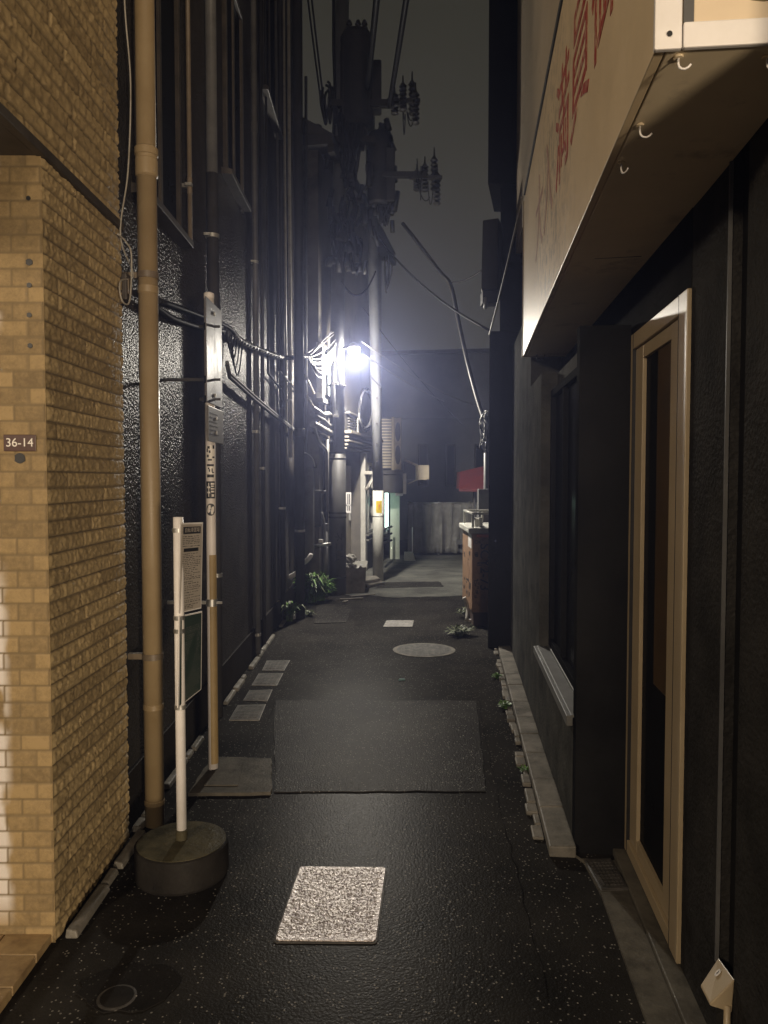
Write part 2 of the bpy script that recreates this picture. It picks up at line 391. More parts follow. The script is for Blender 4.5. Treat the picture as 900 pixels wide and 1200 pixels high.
LAMP = P(415, 411, 10.0)
LL = (1.0, .92, .79)
lo = point("alley_lamp_light", LAMP + Vector((.03, -.03, -.09)), 1050, LL, .06)
# the fitting throws most of its light outwards and down, little straight down, little upwards
nt = (lo.data.use_nodes, lo.data.node_tree)[1]; em = [n for n in nt.nodes if n.type == 'EMISSION'][0]
tc = nt.nodes.new("ShaderNodeTexCoord"); sx = nt.nodes.new("ShaderNodeSeparateXYZ"); lk(nt, tc.outputs["Normal"], sx.inputs[0])
mp_ = nt.nodes.new("ShaderNodeMapRange"); mp_.inputs["From Min"].default_value = -1; mp_.inputs["From Max"].default_value = 1
lk(nt, sx.outputs["Z"], mp_.inputs["Value"])
cr = nt.nodes.new("ShaderNodeValToRGB"); lk(nt, mp_.outputs["Result"], cr.inputs["Fac"])
els = cr.color_ramp.elements
for p_, v_ in ((0, .3), (.12, 1.0), (.33, .9), (.455, .42), (.54, .26), (1, .2)):
    e_ = els[0] if p_ == 0 else els[-1] if p_ == 1 else els.new(p_)
    e_.position = p_; e_.color = (v_, v_, v_, 1)
lk(nt, cr.outputs["Color"], em.inputs["Strength"])
point("low_warm_fill", (3.1, -6.2, .5), 2000, (1.0, .79, .55), .4)  # unseen warm light, set low to brighten the sign soffit
point("street_light", (.25, -8.5, 4.4), 900, (1.0, .79, .55), .4)
point("street_light", (-4.6, -5.5, 4.2), 1500, (1.0, .79, .55), .4)

hz = bpy.data.materials.new("haze air"); hz.use_nodes = True
nt = hz.node_tree; nt.nodes.clear()
pv = nt.nodes.new("ShaderNodeVolumePrincipled"); ho = nt.nodes.new("ShaderNodeOutputMaterial")
pv.inputs["Color"].default_value = (.50, .57, 1.0, 1); pv.inputs["Density"].default_value = .0075; pv.inputs["Anisotropy"].default_value = .78  # blue-tinted haze added to imitate the halo around the lamp
lk(nt, pv.outputs[0], ho.inputs["Volume"])
o = MB().box(-30, 30, -30, 60, -1, 14).build("haze", hz)
tag(o, kind="stuff")

# ------------------------------------------------------------------ ground
o = MB().add([(-200, -150, 0), (200, -150, 0), (200, 250, 0), (-200, 250, 0)], [(0, 1, 2, 3)]).build("ground", M['asphalt'])
tag(o, kind="structure")

def sheet(name, pts, z, mat, th=.004):
    return tag(MB().prism([(p[0], p[1], z - th + .0005) for p in pts], (0, 0, th)).build(name, mat), kind="structure")

def wob(pts, amp, n):                # a slightly uneven outline
    out = []
    for i, a in enumerate(pts):
        b = pts[(i + 1) % len(pts)]
        for k in range(n):
            t = k / n
            out.append((a[0] + (b[0] - a[0]) * t + (random.random() - .5) * amp, a[1] + (b[1] - a[1]) * t + (random.random() - .5) * amp))
    return out
g = lambda x, y: tuple(G(x, y))[:2]
sheet("road_patch", wob([g(322, 929), g(570, 928), g(558, 822), g(322, 822)], .012, 12), .006, M['patch'])
sheet("road_patch", wob([g(368, 731), g(405, 730), g(414, 709), g(372, 709)], .015, 8), .006, M['patch'])
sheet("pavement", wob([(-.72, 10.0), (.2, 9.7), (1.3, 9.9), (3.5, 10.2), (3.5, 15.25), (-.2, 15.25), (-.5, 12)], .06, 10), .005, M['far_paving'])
sheet("road_patch", wob([g(440, 690), g(520, 688), g(515, 682), g(450, 683)], .03, 8), .009, M['patch'])
c_ = g(140, 1165)
sheet("road_patch", [(c_[0] + .02 + (.14 + .012 * math.sin(3 * k) + .012 * math.sin(7 * k)) * math.cos(k * PI / 12), c_[1] + .03 + (.11 + .01 * math.sin(2 * k)) * math.sin(k * PI / 12)) for k in range(24)], .003, M['wet_spot'])
sheet("pavement", wob([g(222, 933), g(318, 932), g(318, 892), g(248, 890)], .012, 8), .016, M['concrete_dark'], .016)
sheet("pavement", wob([g(240, 925), g(279, 925), g(284, 900), g(252, 900)], .004, 4), .022, M['concrete_dark'], .006)
# entrance floor of the tiled building
mb = MB()
for i in range(8):
    for j in range(16):
        x1 = -1.075 - i * .152 - .002; y1 = 2.47 - j * .152
        mb.box(x1 - .148, x1, y1 - .148, y1, 0, .03)
tag(mb.build("entrance_floor", M['floor_tile'], bev=.003), kind="structure")

# ------------------------------------------------------------------ tiled building on the left
rng = np.random.default_rng(5)
TAB = rng.random((256, 256))
def vn(x, y):
    xi, yi = np.floor(x).astype(int), np.floor(y).astype(int)
    fx, fy = x - xi, y - yi
    fx = fx * fx * (3 - 2 * fx); fy = fy * fy * (3 - 2 * fy)
    a, b = TAB[xi % 256, yi % 256], TAB[(xi + 1) % 256, yi % 256]
    c, d = TAB[xi % 256, (yi + 1) % 256], TAB[(xi + 1) % 256, (yi + 1) % 256]
    return (a * (1 - fx) + b * fx) * (1 - fy) + (c * (1 - fx) + d * fx) * fy
def fbm(x, y, o=4):
    s, a = 0, .5
    for i in range(o):
        s = s + a * vn(x * 2 ** i + 17 * i, y * 2 ** i + 31 * i); a *= .5
    return s

def tile_wall(name, org, ud, nd, u0, u1, v0, v1, res, tw, th, joint, amp, mat, parent, stagger=.5, white=False, rowjit=.0):
    nu, nv = max(2, int((u1 - u0) / res) + 1), max(2, int((v1 - v0) / res) + 1)
    u, v = np.meshgrid(np.linspace(u0, u1, nu), np.linspace(v0, v1, nv))
    row = np.floor(v / th)
    off = TAB[(row.astype(int) * 7) % 256, 3] if stagger is None else (row % 2) * stagger
    uu = u / tw + off
    colm = np.floor(uu)
    fu, fv = (uu - colm) * tw, v - row * th
    du = np.minimum(fu, tw - fu); dv = np.minimum(fv, th - fv)
    d = np.minimum(du, dv)
    j = np.clip(1 - (d - joint * .5) / (res * .6), 0, 1)
    ti = TAB[(colm.astype(int) * 13 + row.astype(int) * 57) % 256, (row.astype(int) * 29 + colm.astype(int)) % 256]
    n1 = fbm(u / .024 + v / .05 + ti * 37, v / .019 - u / .06 + ti * 53, 4)
    n2 = vn(u / .010 + ti * 91, v / .008)
    hgt = amp * (n1 * 1.2 - .5) + amp * .7 * (n2 - .5) + amp * .25 * (ti - .5) + amp * .5
    edge = np.clip((d - joint * .5) / .006, 0, 1)
    hgt = hgt * (.75 + .25 * edge) * (1 - j) - j * .0018
    if amp > .005: hgt = hgt * np.clip((u - u0) / .02, .08, 1)
    org, ud, nd = Vector(org), Vector(ud), Vector(nd)
    pts = np.array(org)[None, None] + u[..., None] * np.array(ud) + v[..., None] * np.array((0, 0, 1.0)) + hgt[..., None] * np.array(nd)
    me = bpy.data.meshes.new(name); ob = bpy.data.objects.new(name, me); COL.objects.link(ob)
    ob.parent = parent; of = ORI[parent.name]; ORI[name] = of
    pts = pts - np.array(of)
    idx = np.arange(nu * nv).reshape(nv, nu)
    q = np.stack([idx[:-1, :-1], idx[:-1, 1:], idx[1:, 1:], idx[1:, :-1]], -1).reshape(-1, 4)
    if Vector(ud).cross(Vector((0, 0, 1))).dot(nd) < 0: q = q[:, ::-1]
    me.from_pydata(pts.reshape(-1, 3).tolist(), [], q.tolist())
    me.polygons.foreach_set("use_smooth", [True] * len(q))
    at = me.attributes.new("joint", 'FLOAT', 'POINT'); at.data.foreach_set("value", j.ravel().astype(np.float32))
    at = me.attributes.new("tone", 'FLOAT', 'POINT'); at.data.foreach_set("value", (ti * .7 + .3 * fbm(u / .5, v / .5)).ravel().astype(np.float32))
    if white:                        # lime run-off on the outer tiles, two patches
        s = fbm(u / .09, v / .16, 4)
        a = np.clip((s - .28 + (u - .16) * 3.0) * 9, 0, 1) * np.clip((u - .12) / .03, 0, 1)
        zz = np.clip((v - 1.95) / .06, 0, 1) * np.clip((2.52 - v) / .05, 0, 1) + np.clip((1.25 - v) / .15, 0, 1) * np.clip((v - .05) / .1, 0, 1)
        at = me.attributes.new("lime", 'FLOAT', 'POINT'); at.data.foreach_set("value", (a * zz * .85).ravel().astype(np.float32))
    me.materials.append(mat)
    return ob

TX, TY0, TY1, TZ = -1.068, 2.43, 3.15, 2.5
tb = thing("tiled_building", "tan tiled building corner with rough split-face alley side and overhanging upper storey", "building", (TX - .3, 2.8, 0))
tile_wall("alley_wall", (TX, TY0, 0), (0, 1, 0), (1, 0, 0), 0, TY1 - TY0, 0, TZ, .0055, .36, .0526, .003, .0095, M['tile_rough'], tb, None)
tile_wall("end_wall", (TX, TY0, 0), (-1, 0, 0), (0, -1, 0), -.004, .62, 0, TZ + .01, .0055, .096, .0526, .003, .0012, M['tile_flat'], tb, .5, True)
MB().box(-2.0, TX - .02, TY0 + .02, TY1, 0, TZ).build("pillar_core", M['dark_trim'], tb)
tile_wall("upper_wall", (TX - .005, 1.2, 0), (0, 1, 0), (1, 0, 0), 0, TY1 - 1.2, TZ + .035, 4.4, .008, .36, .0526, .003, .010, M['tile_rough'], tb, None)
tile_wall("upper_wall", (TX - .005, 1.2, 0), (0, 1, 0), (1, 0, 0), 0, TY1 - 1.2, 4.4, 7.5, .03, .36, .0526, .004, .010, M['tile_rough'], tb, None)
MB().box(-3.5, TX - .03, 1.2, TY1, TZ + .05, 7.5).build("storey_core", M['dark_trim'], tb)
MB().box(TX - .012, TX + .018, 1.2, TY1 + .004, TZ + .002, TZ + .034).build("ledge", M['dark_trim'], tb, bev=.003)
MB().box(-3.5, TX - .013, 1.2, TY0 - .003, TZ + .004, TZ + .05).build("soffit", M['dark_trim'], tb)
MB().box(-2.02, -1.70, TY0 - .9, TY0 - .02, 0, TZ + .003).build("inner_wall", M['house_dark'], tb)
for px, py, r in ((33, 232, .007), (34, 307, .011), (34, 334, .008), (34, 369, .008), (35, 405, .008), (23, 537, .017)):
    c = P(px, py, TY0 - .0035)
    pts = [c + Vector((r * (1 + .15 * math.sin(3 * k)) * math.cos(k * PI / 6), 0, r * math.sin(k * PI / 6))) for k in range(12)]
    MB().prism(pts, (0, .002, 0)).build("anchor_hole", M['black'], tb)
c = P(23, 519, TY0 - .006)
pl = thing("address_plate", "small brown enamel plate reading 36-14 on the tan tiles", "plate", c)
MB().box(c.x - .051, c.x + .051, c.y, c.y + .003, c.z - .026, c.z + .026).build("plate", M['plate_brown'], pl, bev=.0015)
text("lettering", "36-14", .038, M['plate_white'], pl, c + Vector((0, -.001, 0)), (1, 0, 0), (0, 0, 1))

# thin gutter kerb along the left walls
mb = MB()
y = 2.45
while y < 8.9:
    L = .1 + random.random() * .35
    x0 = -1.045 if y < 3.2 else -1.075
    wd = .035 + random.random() * .012
    if y < 3.2 or random.random() < .8:
        mb.hexa([(x0 + random.uniform(-.004, .004), y, 0), (x0 + wd, y, 0), (x0 + wd, y + L, 0), (x0, y + L, 0), (x0 + .004, y + .006, .022 + random.random() * .012), (x0 + wd - .006, y + .004, .024), (x0 + wd - .006, y + L - .005, .024), (x0 + .004, y + L - .003, .026)])
    y += L + random.random() * .03
tag(mb.build("kerb", M['concrete'], bev=.006), kind="structure")

# ------------------------------------------------------------------ dark stucco building
SX = -1.1
sb = thing("stucco_building", "tall dark glossy stucco building lining the left side behind the tan downpipe", "building", (-2, 6, 0))
MB().box(-5, SX, 3.2, 9.6, .25, 11).build("wall", M['stucco'], sb)
MB().box(-5, SX + .016, 3.195, 9.604, 0, .25).build("plinth", M['plinth'], sb, bev=.004)
def wall_window(Y0, Y1, z0, z1, name="window"):
    f = MB()
    fr = .035
    for a, b, c, d in ((Y0, Y1, z0, z0 + fr), (Y0, Y1, z1 - fr, z1), (Y0, Y0 + fr, z0 + fr, z1 - fr), (Y1 - fr, Y1, z0 + fr, z1 - fr)):
        f.box(SX - .02, SX + .03, a, b, c, d)
    f.box(SX - .02, SX + .022, (Y0 + Y1) / 2 - .018, (Y0 + Y1) / 2 + .018, z0 + fr, z1 - fr)
    fo = f.build(name, M['dark_trim'], sb, bev=.003)
    MB().box(SX - .01, SX + .008, Y0 + fr, Y1 - fr, z0 + fr, z1 - fr).build("pane", M['glass'], fo)
    MB().hexa([(SX - .01, Y0 - .06, z0 - .05), (SX + .075, Y0 - .06, z0 - .055), (SX + .075, Y1 + .06, z0 - .055), (SX - .01, Y1 + .06, z0 - .05), (SX - .01, Y0 - .06, z0 - .004), (SX + .075, Y0 - .06, z0 - .02), (SX + .075, Y1 + .06, z0 - .02), (SX - .01, Y1 + .06, z0 - .004)]).build("sill", M['dark_trim'], fo, bev=.003)
    return fo
wall_window(3.46, 4.14, 2.80, 4.2)
wall_window(5.35, 5.98, 3.62, 5.0)
wall_window(3.5, 4.2, 5.2, 6.4)
wall_window(7.0, 7.9, 5.0, 6.4)
MB().box(SX - .004, SX + .02, 5.985, 6.02, 3.55, 5.0).build("lit_jamb_strip", M['grey_pipe'], sb)  # jamb catching the light, imitated by a paler strip

def pipe(name, label, cat, pts, r, mat, joints=(), clips=(), wallx=None, group=None, jr=1.16, clip_mat=None, n=14):
    pts = [Vector(p) for p in pts]
    t = thing(name, label, cat, pts[0], group)
    MB().tube(pts, r, n).build("pipe", mat, t)
    for z in joints:
        MB().lathe((pts[0].x, pts[0].y, z), [(r * 1.0, -.045), (r * jr, -.04), (r * jr, .04), (r * 1.0, .045)], n).build("collar", mat, t)
    for z in clips:
        c = MB().lathe((pts[0].x, pts[0].y, z), [(r * 1.04, -.012), (r * 1.12, -.012), (r * 1.12, .012), (r * 1.04, .012)], n)
        if wallx is not None:
            c.box(min(wallx, pts[0].x - r), max(wallx, pts[0].x - r) + .004, pts[0].y - .012, pts[0].y + .012, z - .01, z + .01)
            c.box(pts[0].x - r - .006, pts[0].x - r + .03, pts[0].y - r - .02, pts[0].y - r + .008, z - .008, z + .008)
        c.build("bracket", clip_mat or M['steel'], t)
    return t
# big tan downpipe
PX, PY = G(181.5, 966).x, G(181.5, 966).y
t = thing("downpipe", "thick tan brown downpipe standing against the tiled building edge", "pipe", (PX, PY, 0))
MB().tube([(PX, PY, 0), (PX, PY, 2.80)], .041, 24).build("pipe", M['brown_pipe'], t)
MB().tube([(PX, PY, 2.80), (PX, PY, 9)], .040, 24).build("pipe", M['brown_pipe'], t)
for z, h in ((2.83, .062), (2.30, .018), (.52, .014), (.1, .012)):
    rr = .0465 if h > .05 else .0432
    prof = [(.0415, -h), (rr, -h + .006), (rr, h * .15), (rr - .002, h * .2), (rr - .002, h * .4), (rr + .002, h * .45), (rr + .002, h - .006), (.0415, h)] if h > .05 else [(.0405, -h), (rr, -h + .004), (rr, h - .004), (.0405, h)]
    MB().lathe((PX, PY, z), prof, 24).build("collar", M['brown_pipe'], t)
for z in (.74, 2.36):
    MB().box(SX, PX - .03, PY - .015, PY + .015, z - .012, z + .012).lathe((PX, PY, z), [(.0415, -.013), (.045, -.013), (.045, .013), (.0415, .013)], 24).build("bracket", M['tan_pipe'], t)
# thin cable hanging beside it
tag(MB().tube(curve_pts([W(144, -40, -1.05), W(147, 20, -1.05), W(153, 100, -1.05), W(150, 200, -1.05), W(141, 275, -1.05), (-1.052, 3.265, 2.36), W(141, 330, -1.04), W(143, 352, -1.03), W(152, 352, -1.02), W(154, 300, -1.02), W(148, 284, -1.03), W(138, 274, -1.045)], 8), .0035, 6).build("loose_cable", M['pale_pipe'], loc=(-1.05, 3.2, 2.4)), "thin grey cable looping loose between tiled corner and tan downpipe", "cable")
c = W(147, 337, -1.06)
t = thing("junction_box", "little dark junction box on stucco wall beside the tan downpipe", "box", c)
MB().box(c.x - .03, c.x + .015, c.y - .03, c.y + .03, c.z - .055, c.z + .055).build("casing", M['dark_trim'], t, bev=.006)
MB().box(c.x + .015, c.x + .02, c.y - .02, c.y + .02, c.z - .03, c.z + .03).build("lid", M['tan_pipe'], t, bev=.002)

def wy(px, X): return X * F / (px - 450.0)      # depth on plane X seen at column px
def vpipe(px, X, z0, z1): y = wy(px, X); return [(X, y, z0), (X, y, z1)]
pipe("conduit", "thin tan conduit ending on the upper window sill right of tan downpipe", "pipe", vpipe(226, -1.06, 2.78, 9), .0125, M['tan_pipe'], (3.1,), (3.1,), SX)
t = pipe("downpipe", "dark grey downpipe running behind the cream sign pole", "pipe", vpipe(252, -1.058, 0, 3.38), .037, M['dark_pipe'], (2.6,), (3.0, .9), SX)
MB().tube(vpipe(252, -1.058, 3.38, 9.5), .034, 14).build("upper_pipe", M['grey_pipe'], t)
pipe("conduit", "slim grey pipe with white clip near foot, above the gutter lids", "pipe", vpipe(301, -1.068, 0, 9.5), .024, M['grey_pipe'], (4.4,), (.19, 1.9, 3.3), SX)
pipe("conduit", "second slim dark pipe just beyond the grey one with white clip", "pipe", vpipe(308.5, -1.075, 0, 7), .017, M['dark_pipe'], (2.4,), (1.6,), SX)
y1, y2 = wy(314, -1.065), wy(326.5, -1.065)
pipe("conduit", "thin dark conduit with a kinked foot, nearer of two kinked ones", "pipe", [(-1.065, y1, 6.2), W(314, 330, -1.065), W(314, 437, -1.065), W(329, 456, -1.065), W(329.5, 470, -1.065)], .011, M['dark_pipe'])
pipe("conduit", "thin pale conduit with a kinked foot, farther of two kinked ones", "pipe", [(-1.065, y2, 6.2), W(326.5, 330, -1.065), W(326.5, 434, -1.065), W(345, 455, -1.065), W(349, 458, -1.065)], .012, M['grey_pipe'])
pipe("downpipe", "dark pipe on the stucco wall between two kinked conduits and clustered pipes", "pipe", vpipe(331, -1.066, 0, 9), .03, M['dark_pipe'], (2.2,), (1.2,), SX)
pipe("conduit", "pale lit pipe in the cluster at the stucco wall end, ending halfway down", "pipe", vpipe(335, -1.06, 2.0, 8), .019, M['pale_pipe'], (), (2.6,), SX)
pipe("conduit", "pale lit pipe beside the clustered pipes, ending lower than its neighbour", "pipe", vpipe(341, -1.06, 1.75, 8), .019, M['pale_pipe'], (), (2.4,), SX)
pipe("downpipe", "dark thick pipe whose foot stands in the weeds", "pipe", [G(352, 725), G(352, 725) + Vector((0, 0, 8.5))], .05, M['dark_pipe'], (2.0,), (.95,), None)
pipe("conduit", "thin dark pipe right behind the thick pipe in the weeds", "pipe", [P(347, 640, 9.0), P(347, 100, 9.0)], .025, M['dark_pipe'])
pipe("conduit", "thin grey pipe hugging the stucco building corner near the lamp", "pipe", [P(358.5, 560, 9.55), P(358.5, 90, 9.55)], .018, M['grey_pipe'])

# cable run along the stucco wall and its fan to the pole
bundle = curve_pts([W(186, 352, -1.07), W(240, 372, -1.06), W(268, 384, -1.05), W(282, 399, -1.05), W(306, 410, -1.04), W(328, 418, -1.02), P(345, 419, 8.3), P(361, 417, 8.8)], 8)
t = thing("cable_bundle", "pale spiral wrapped cable bundle fanning out towards the lit lamp pole", "cable", bundle[0])
sp_ = []
for i, p in enumerate(bundle):
    sp_.append(p)
MB().tube(sp_, .015, 8).build("sheath", M['cable'], t)
L = []
for i in range(len(bundle) // 3, len(bundle) - 1):
    for k in range(6):
        q = bundle[i].lerp(bundle[i + 1], k / 6); a = (i * 6 + k) * .9
        L.append(q + Vector((math.cos(a) * .012, math.cos(a) * .02, math.sin(a) * .024)))
MB().tube(L, .006, 5).build("wrap", M['cable_pale'], t)
end = bundle[-1]
for i, (px, py, s) in enumerate(((389, 388, .02), (391, 389, -.03), (393, 398, .05), (394, 402, .10), (394, 403, .16), (393, 404, .22), (392, 404, .28), (394, 401, .34), (391, 392, .0), (393, 405, .12))):
    e = P(px, py, 9.9)
    MB().tube(sag(end + Vector((random.uniform(-.03, .03), 0, random.uniform(-.03, .03))), e, s, 12), .0065, 5).build("strand", M['cable_pale'], t)
for i in range(5):
    a = W(262 + i * 2, 378 + i, -1.05); b = W(272 + i * 3, 392 + 2 * i, -1.04)
    MB().tube(sag(a, b, .09 + .05 * i, 10), .005, 5).build("loop", M['cable'], t)
cb = [W(180, 358, -1.06), W(200, 372, -1.06), W(222, 380, -1.06), W(238, 384, -1.06), W(262, 388, -1.06)]
tag(MB().tube(curve_pts(cb, 6), .017, 8).build("shadow_band", M['cable'], loc=cb[0]), "black tube for the shadow band on the stucco wall left of the cream pole", "cable")  # shadow band on the stucco, put in as a dark tube
for i, (lab, m) in enumerate((("dark rail conduit sloping along the stucco wall, upper of a pair", M['grey_pipe']), ("dark rail conduit sloping along the stucco wall, lower of a pair", M['dark_pipe']))):
    q = [W(266, 424 + i * 4, -1.05), W(269, 438 + i * 4, -1.05), W(300, 466 + i * 4, -1.05), W(325, 487 + i * 3, -1.05), W(346, 504 + i * 2, -1.05)]
    tag(MB().tube(q, .0125, 8).build("rail_conduit", m, loc=q[0]), lab, "pipe")

# ------------------------------------------------------------------ cream pole with two boards
b0 = G(250, 905)
PT = P(249, 345, b0.y).z
t = thing("sign_pole", "tall cream pole with black stickers and an ochre lower wrap", "pole", b0)
MB().tube([(b0.x, b0.y, 0), (b0.x, b0.y, PT)], .0245, 20).build("pole", M['cream'], t)
MB().lathe((b0.x, b0.y, PT), [(.026, -.02), (.026, .004), (.015, .01)], 16).build("cap", M['cream'], t)
# ochre wrap covers the alley half of the lower pole
mb = MB(); zt = P(250, 650, b0.y).z; nn = 14
for k in range(nn):
    a0, a1 = -1.75 + 2.7 * k / nn, -1.75 + 2.7 * (k + 1) / nn
    q = []
    for z in (.05, zt):
        for a in (a0, a1):
            q.append((b0.x + .0262 * math.cos(a), b0.y + .0262 * math.sin(a), z))
    mb.add([q[0], q[1], q[3], q[2]], [(0, 1, 2, 3)], True)
mb.build("wrap", M['ochre'], t, fix=False)
MB().lathe((b0.x, b0.y, 0), [(.04, 0), (.04, .012), (.026, .016)], 18).build("foot", M['concrete_dark'], t)
for py in (445, 383, 706, 468):
    z = P(250, py, b0.y).z
    m_ = MB().lathe((b0.x, b0.y, z), [(.025, -.018), (.028, -.018), (.028, .018), (.025, .018)], 16)
    m_.box(SX if py in (706, 445) else b0.x - .05, b0.x - .02, b0.y - .006, b0.y + .006, z - .008, z + .008)
    m_.box(b0.x + .02, b0.x + .055, b0.y - .01, b0.y - .002, z - .006, z + .006)
    m_.build("clamp", M['steel'] if py == 706 else M['dark_pipe'], t)
def stick(py0, py1, a0, a1, mat, name="sticker", r=.0256):
    z1, z0 = P(250, py0, b0.y).z, P(250, py1, b0.y).z
    m_ = MB()
    for k in range(8):
        s0, s1 = a0 + (a1 - a0) * k / 8, a0 + (a1 - a0) * (k + 1) / 8
        m_.add([(b0.x + r * math.cos(s), b0.y + r * math.sin(s), z) for s, z in ((s0, z0), (s1, z0), (s1, z1), (s0, z1))], [(0, 1, 2, 3)], True)
    return m_.build(name, mat, t, fix=False)
C_ = -PI / 2 + .22
stick(522, 541, C_ - .95, C_ + .95, M['plate_white'])
stick(544, 560, C_ - .85, C_ + .85, M['plate_white'])
stick(564, 584, C_ - .95, C_ + .95, M['ink'])
def blob(py0, py1, a0, a1, mat=M['ink']): stick(py0, py1, C_ + a0, C_ + a1, mat, "sticker_mark", .0259)
for q in ((523, 526, -.6, -.1), (526, 530, -.75, -.45), (528, 531, -.3, .05), (522, 526, .45, .9), (533, 536, -.7, -.3), (535, 537, .4, .9), (538, 540, -.5, .3),
          (544, 546.5, -.7, .7), (548, 550, -.5, -.2), (550, 553, -.3, -.05), (549, 553, .2, .45), (553, 554.5, .3, .7), (556, 559.5, -.7, .7)):
    blob(*q)
for q in ((566, 568, .05, .8), (569, 570.5, .1, .7), (572, 573.5, .05, .8), (575, 577, .1, .75), (579, 582, .2, .7), (566, 582, -.45, -.3), (570, 572, -.75, -.1), (576, 578, -.7, -.1)):
    blob(*q, M['plate_white'])
# round emblem, four-bladed fan
zc = P(250, 597, b0.y).z; ang = C_
def cyl_pt(dx, dz, r=.0258): a = ang + dx / r; return Vector((b0.x + r * math.cos(a), b0.y + r * math.sin(a), zc + dz))
mb = MB(); R_ = .031
vs = [cyl_pt(0, 0)] + [cyl_pt(R_ * .78 * math.cos(k * PI / 16), R_ * math.sin(k * PI / 16)) for k in range(32)]
mb.add(vs, [(0, 1 + k, 1 + (k + 1) % 32) for k in range(32)], True); mb.build("emblem", M['ink'], t, fix=False)
mb = MB()
for q in range(4):
    pts = [(.002, 0), (.009, .009), (.021, .012), (.026, .004), (.022, -.005), (.010, -.002)]
    a = q * PI / 2 + .3
    vs = [cyl_pt((x * math.cos(a) - y_ * math.sin(a)) * .78, x * math.sin(a) + y_ * math.cos(a), .0262) for x, y_ in pts]
    mb.add(vs, [tuple(range(6))])
mb.build("emblem_fan", M['plate_white'], t, fix=False)
# the two boards, edge-on, on the alley side of the pole
def board(name, label, pyt, pyb, mat, Ya, Yb, xa, xb, lines=0):
    z1 = P(247.5, pyt, Ya).z; z0 = P(247.5, pyb, Ya).z
    A, B = Vector((xa, Ya, 0)), Vector((xb, Yb, 0))
    d = (B - A).normalized(); n_ = Vector((d.y, -d.x, 0)); th = .006
    tt = thing(name, label, "sign", (xa, Ya, z0))
    q = [A, B, B - n_ * th, A - n_ * th]
    MB().hexa([Vector((p.x, p.y, z0)) for p in q] + [Vector((p.x, p.y, z1)) for p in q]).build("panel", mat, tt, bev=.002)
    for z in (z0 + .05, z1 - .05):
        c0 = A + d * .17 + n_ * .001; MB().box(c0.x - .004, c0.x + .004, c0.y - .008, c0.y + .008, z - .008, z + .008).build("bolt", M['steel'], tt)
    if lines:
        mb = MB()
        for i in range(lines):
            z = z1 - .03 - i * (z1 - z0 - .05) / lines
            s, e = A + d * .03, A + d * (.18 + .05 * random.random())
            mb.hexa([p + n_ * k + Vector((0, 0, zz)) for zz in (z - .004, z) for p, k in ((s, .0015), (e, .0015), (e, .0005), (s, .0005))])
        mb.build("print", M['ink'], tt)
    return tt
xa = b0.x - .004
board("sign_board", "tall scuffed metal board on the cream pole, upper of two boards", 347, 471, M['sign_metal'], b0.y - .17, b0.y + .165, b0.x + .026, b0.x + .029)
board("sign_board", "smaller grey printed board below the scuffed metal board on cream pole", 475, 517, M['notice_grey'], b0.y - .15, b0.y + .18, b0.x + .027, b0.x + .030, 6)

# ------------------------------------------------------------------ sign stand with drum base
YD = 2.88
d0 = Vector((P(213, 985, YD).x, YD, 0))
t = thing("sign_stand", "white pole in a round black drum base holding two small notice boards", "sign stand", d0)
MB().lathe(d0, [(.172, 0), (.176, .01), (.174, .118), (.168, .122)], 48).build("drum_base", M['drum_side'], t)
MB().lathe(d0, [(.166, .116), (.166, .124), (.12, .127), (.02, .129)], 48).build("drum_filling", M['drum_top'], t)
ZT = P(213, 606, YD).z
MB().tube([d0 + Vector((0, 0, .12)), d0 + Vector((0, 0, ZT))], .0185, 20).build("pole", M['white'], t)
MB().lathe(d0, [(.0195, .128), (.0215, .130), (.0215, .165), (.019, .168)], 20).build("collar", M['drum_top'], t)
def notice(name, pix, dep, mat, rim, head=None, lines=0, lab=None):
    a, b, c, d_ = [P(x, y, Y) for (x, y), Y in zip(pix, dep)]     # tl tr br bl
    n_ = (b - a).cross(d_ - a).normalized()
    if n_.y > 0: n_ = -n_
    th = -n_ * .004
    pn = MB().prism([a, b, c, d_], th).build(name, rim, t, bev=.001)
    u = lambda s, v, k: a.lerp(b, s).lerp(d_.lerp(c, s), v) + n_ * k
    MB().prism([u(.05, .015, .0008), u(.96, .02, .0008), u(.96, .985, .0008), u(.05, .985, .0008)], th * .15).build("sheet", mat, pn)
    def bar(s0, s1, v0, v1, k, m_, nm):
        MB().prism([u(s0, v0, k), u(s1, v0, k), u(s1, v1, k), u(s0, v1, k)], th * .1).build(nm, m_, pn)
    if head:
        bar(.13, .88, .045, .125, .0016, M['ink'], "header_band")
        w_ = (b - a).length
        text("header_lettering", head, .62 * w_ / len(head) * 1.05, M['sign_face'], pn, u(.505, .085, .0022), b - a, a - d_, .0002)
    mb = MB()
    v = .15
    while v < .97 and lines:
        if .26 < v < .33 and head:
            for s in (0, 1, 2, 3, 4):
                pass
            mb.prism([u(.16, .285, .0014), u(.8, .285, .0014), u(.8, .325, .0014), u(.16, .325, .0014)], th * .1); v = .345
        s = .12
        e = random.choice((.88, .85, .6, .8))
        while s < e:
            q = random.uniform(.03, .12); hh = random.choice((.006, .008, .005))
            mb.prism([u(s, v, .0013), u(min(s + q, .92), v, .0013), u(min(s + q, .92), v + hh, .0013), u(s, v + hh, .0013)], th * .1)
            s += q + random.uniform(.015, .06)
        v += random.choice((.018, .022, .03))
    if lines: mb.build("print", M['ink'] if head else M['notice_grey'], pn)
    return pn
notice("notice_board", ((211, 613), (238, 612), (236, 713), (209.5, 719)), (YD - .025, YD + .12, YD + .12, YD - .025), M['sign_face'], M['white'], "自転車置場", 30)
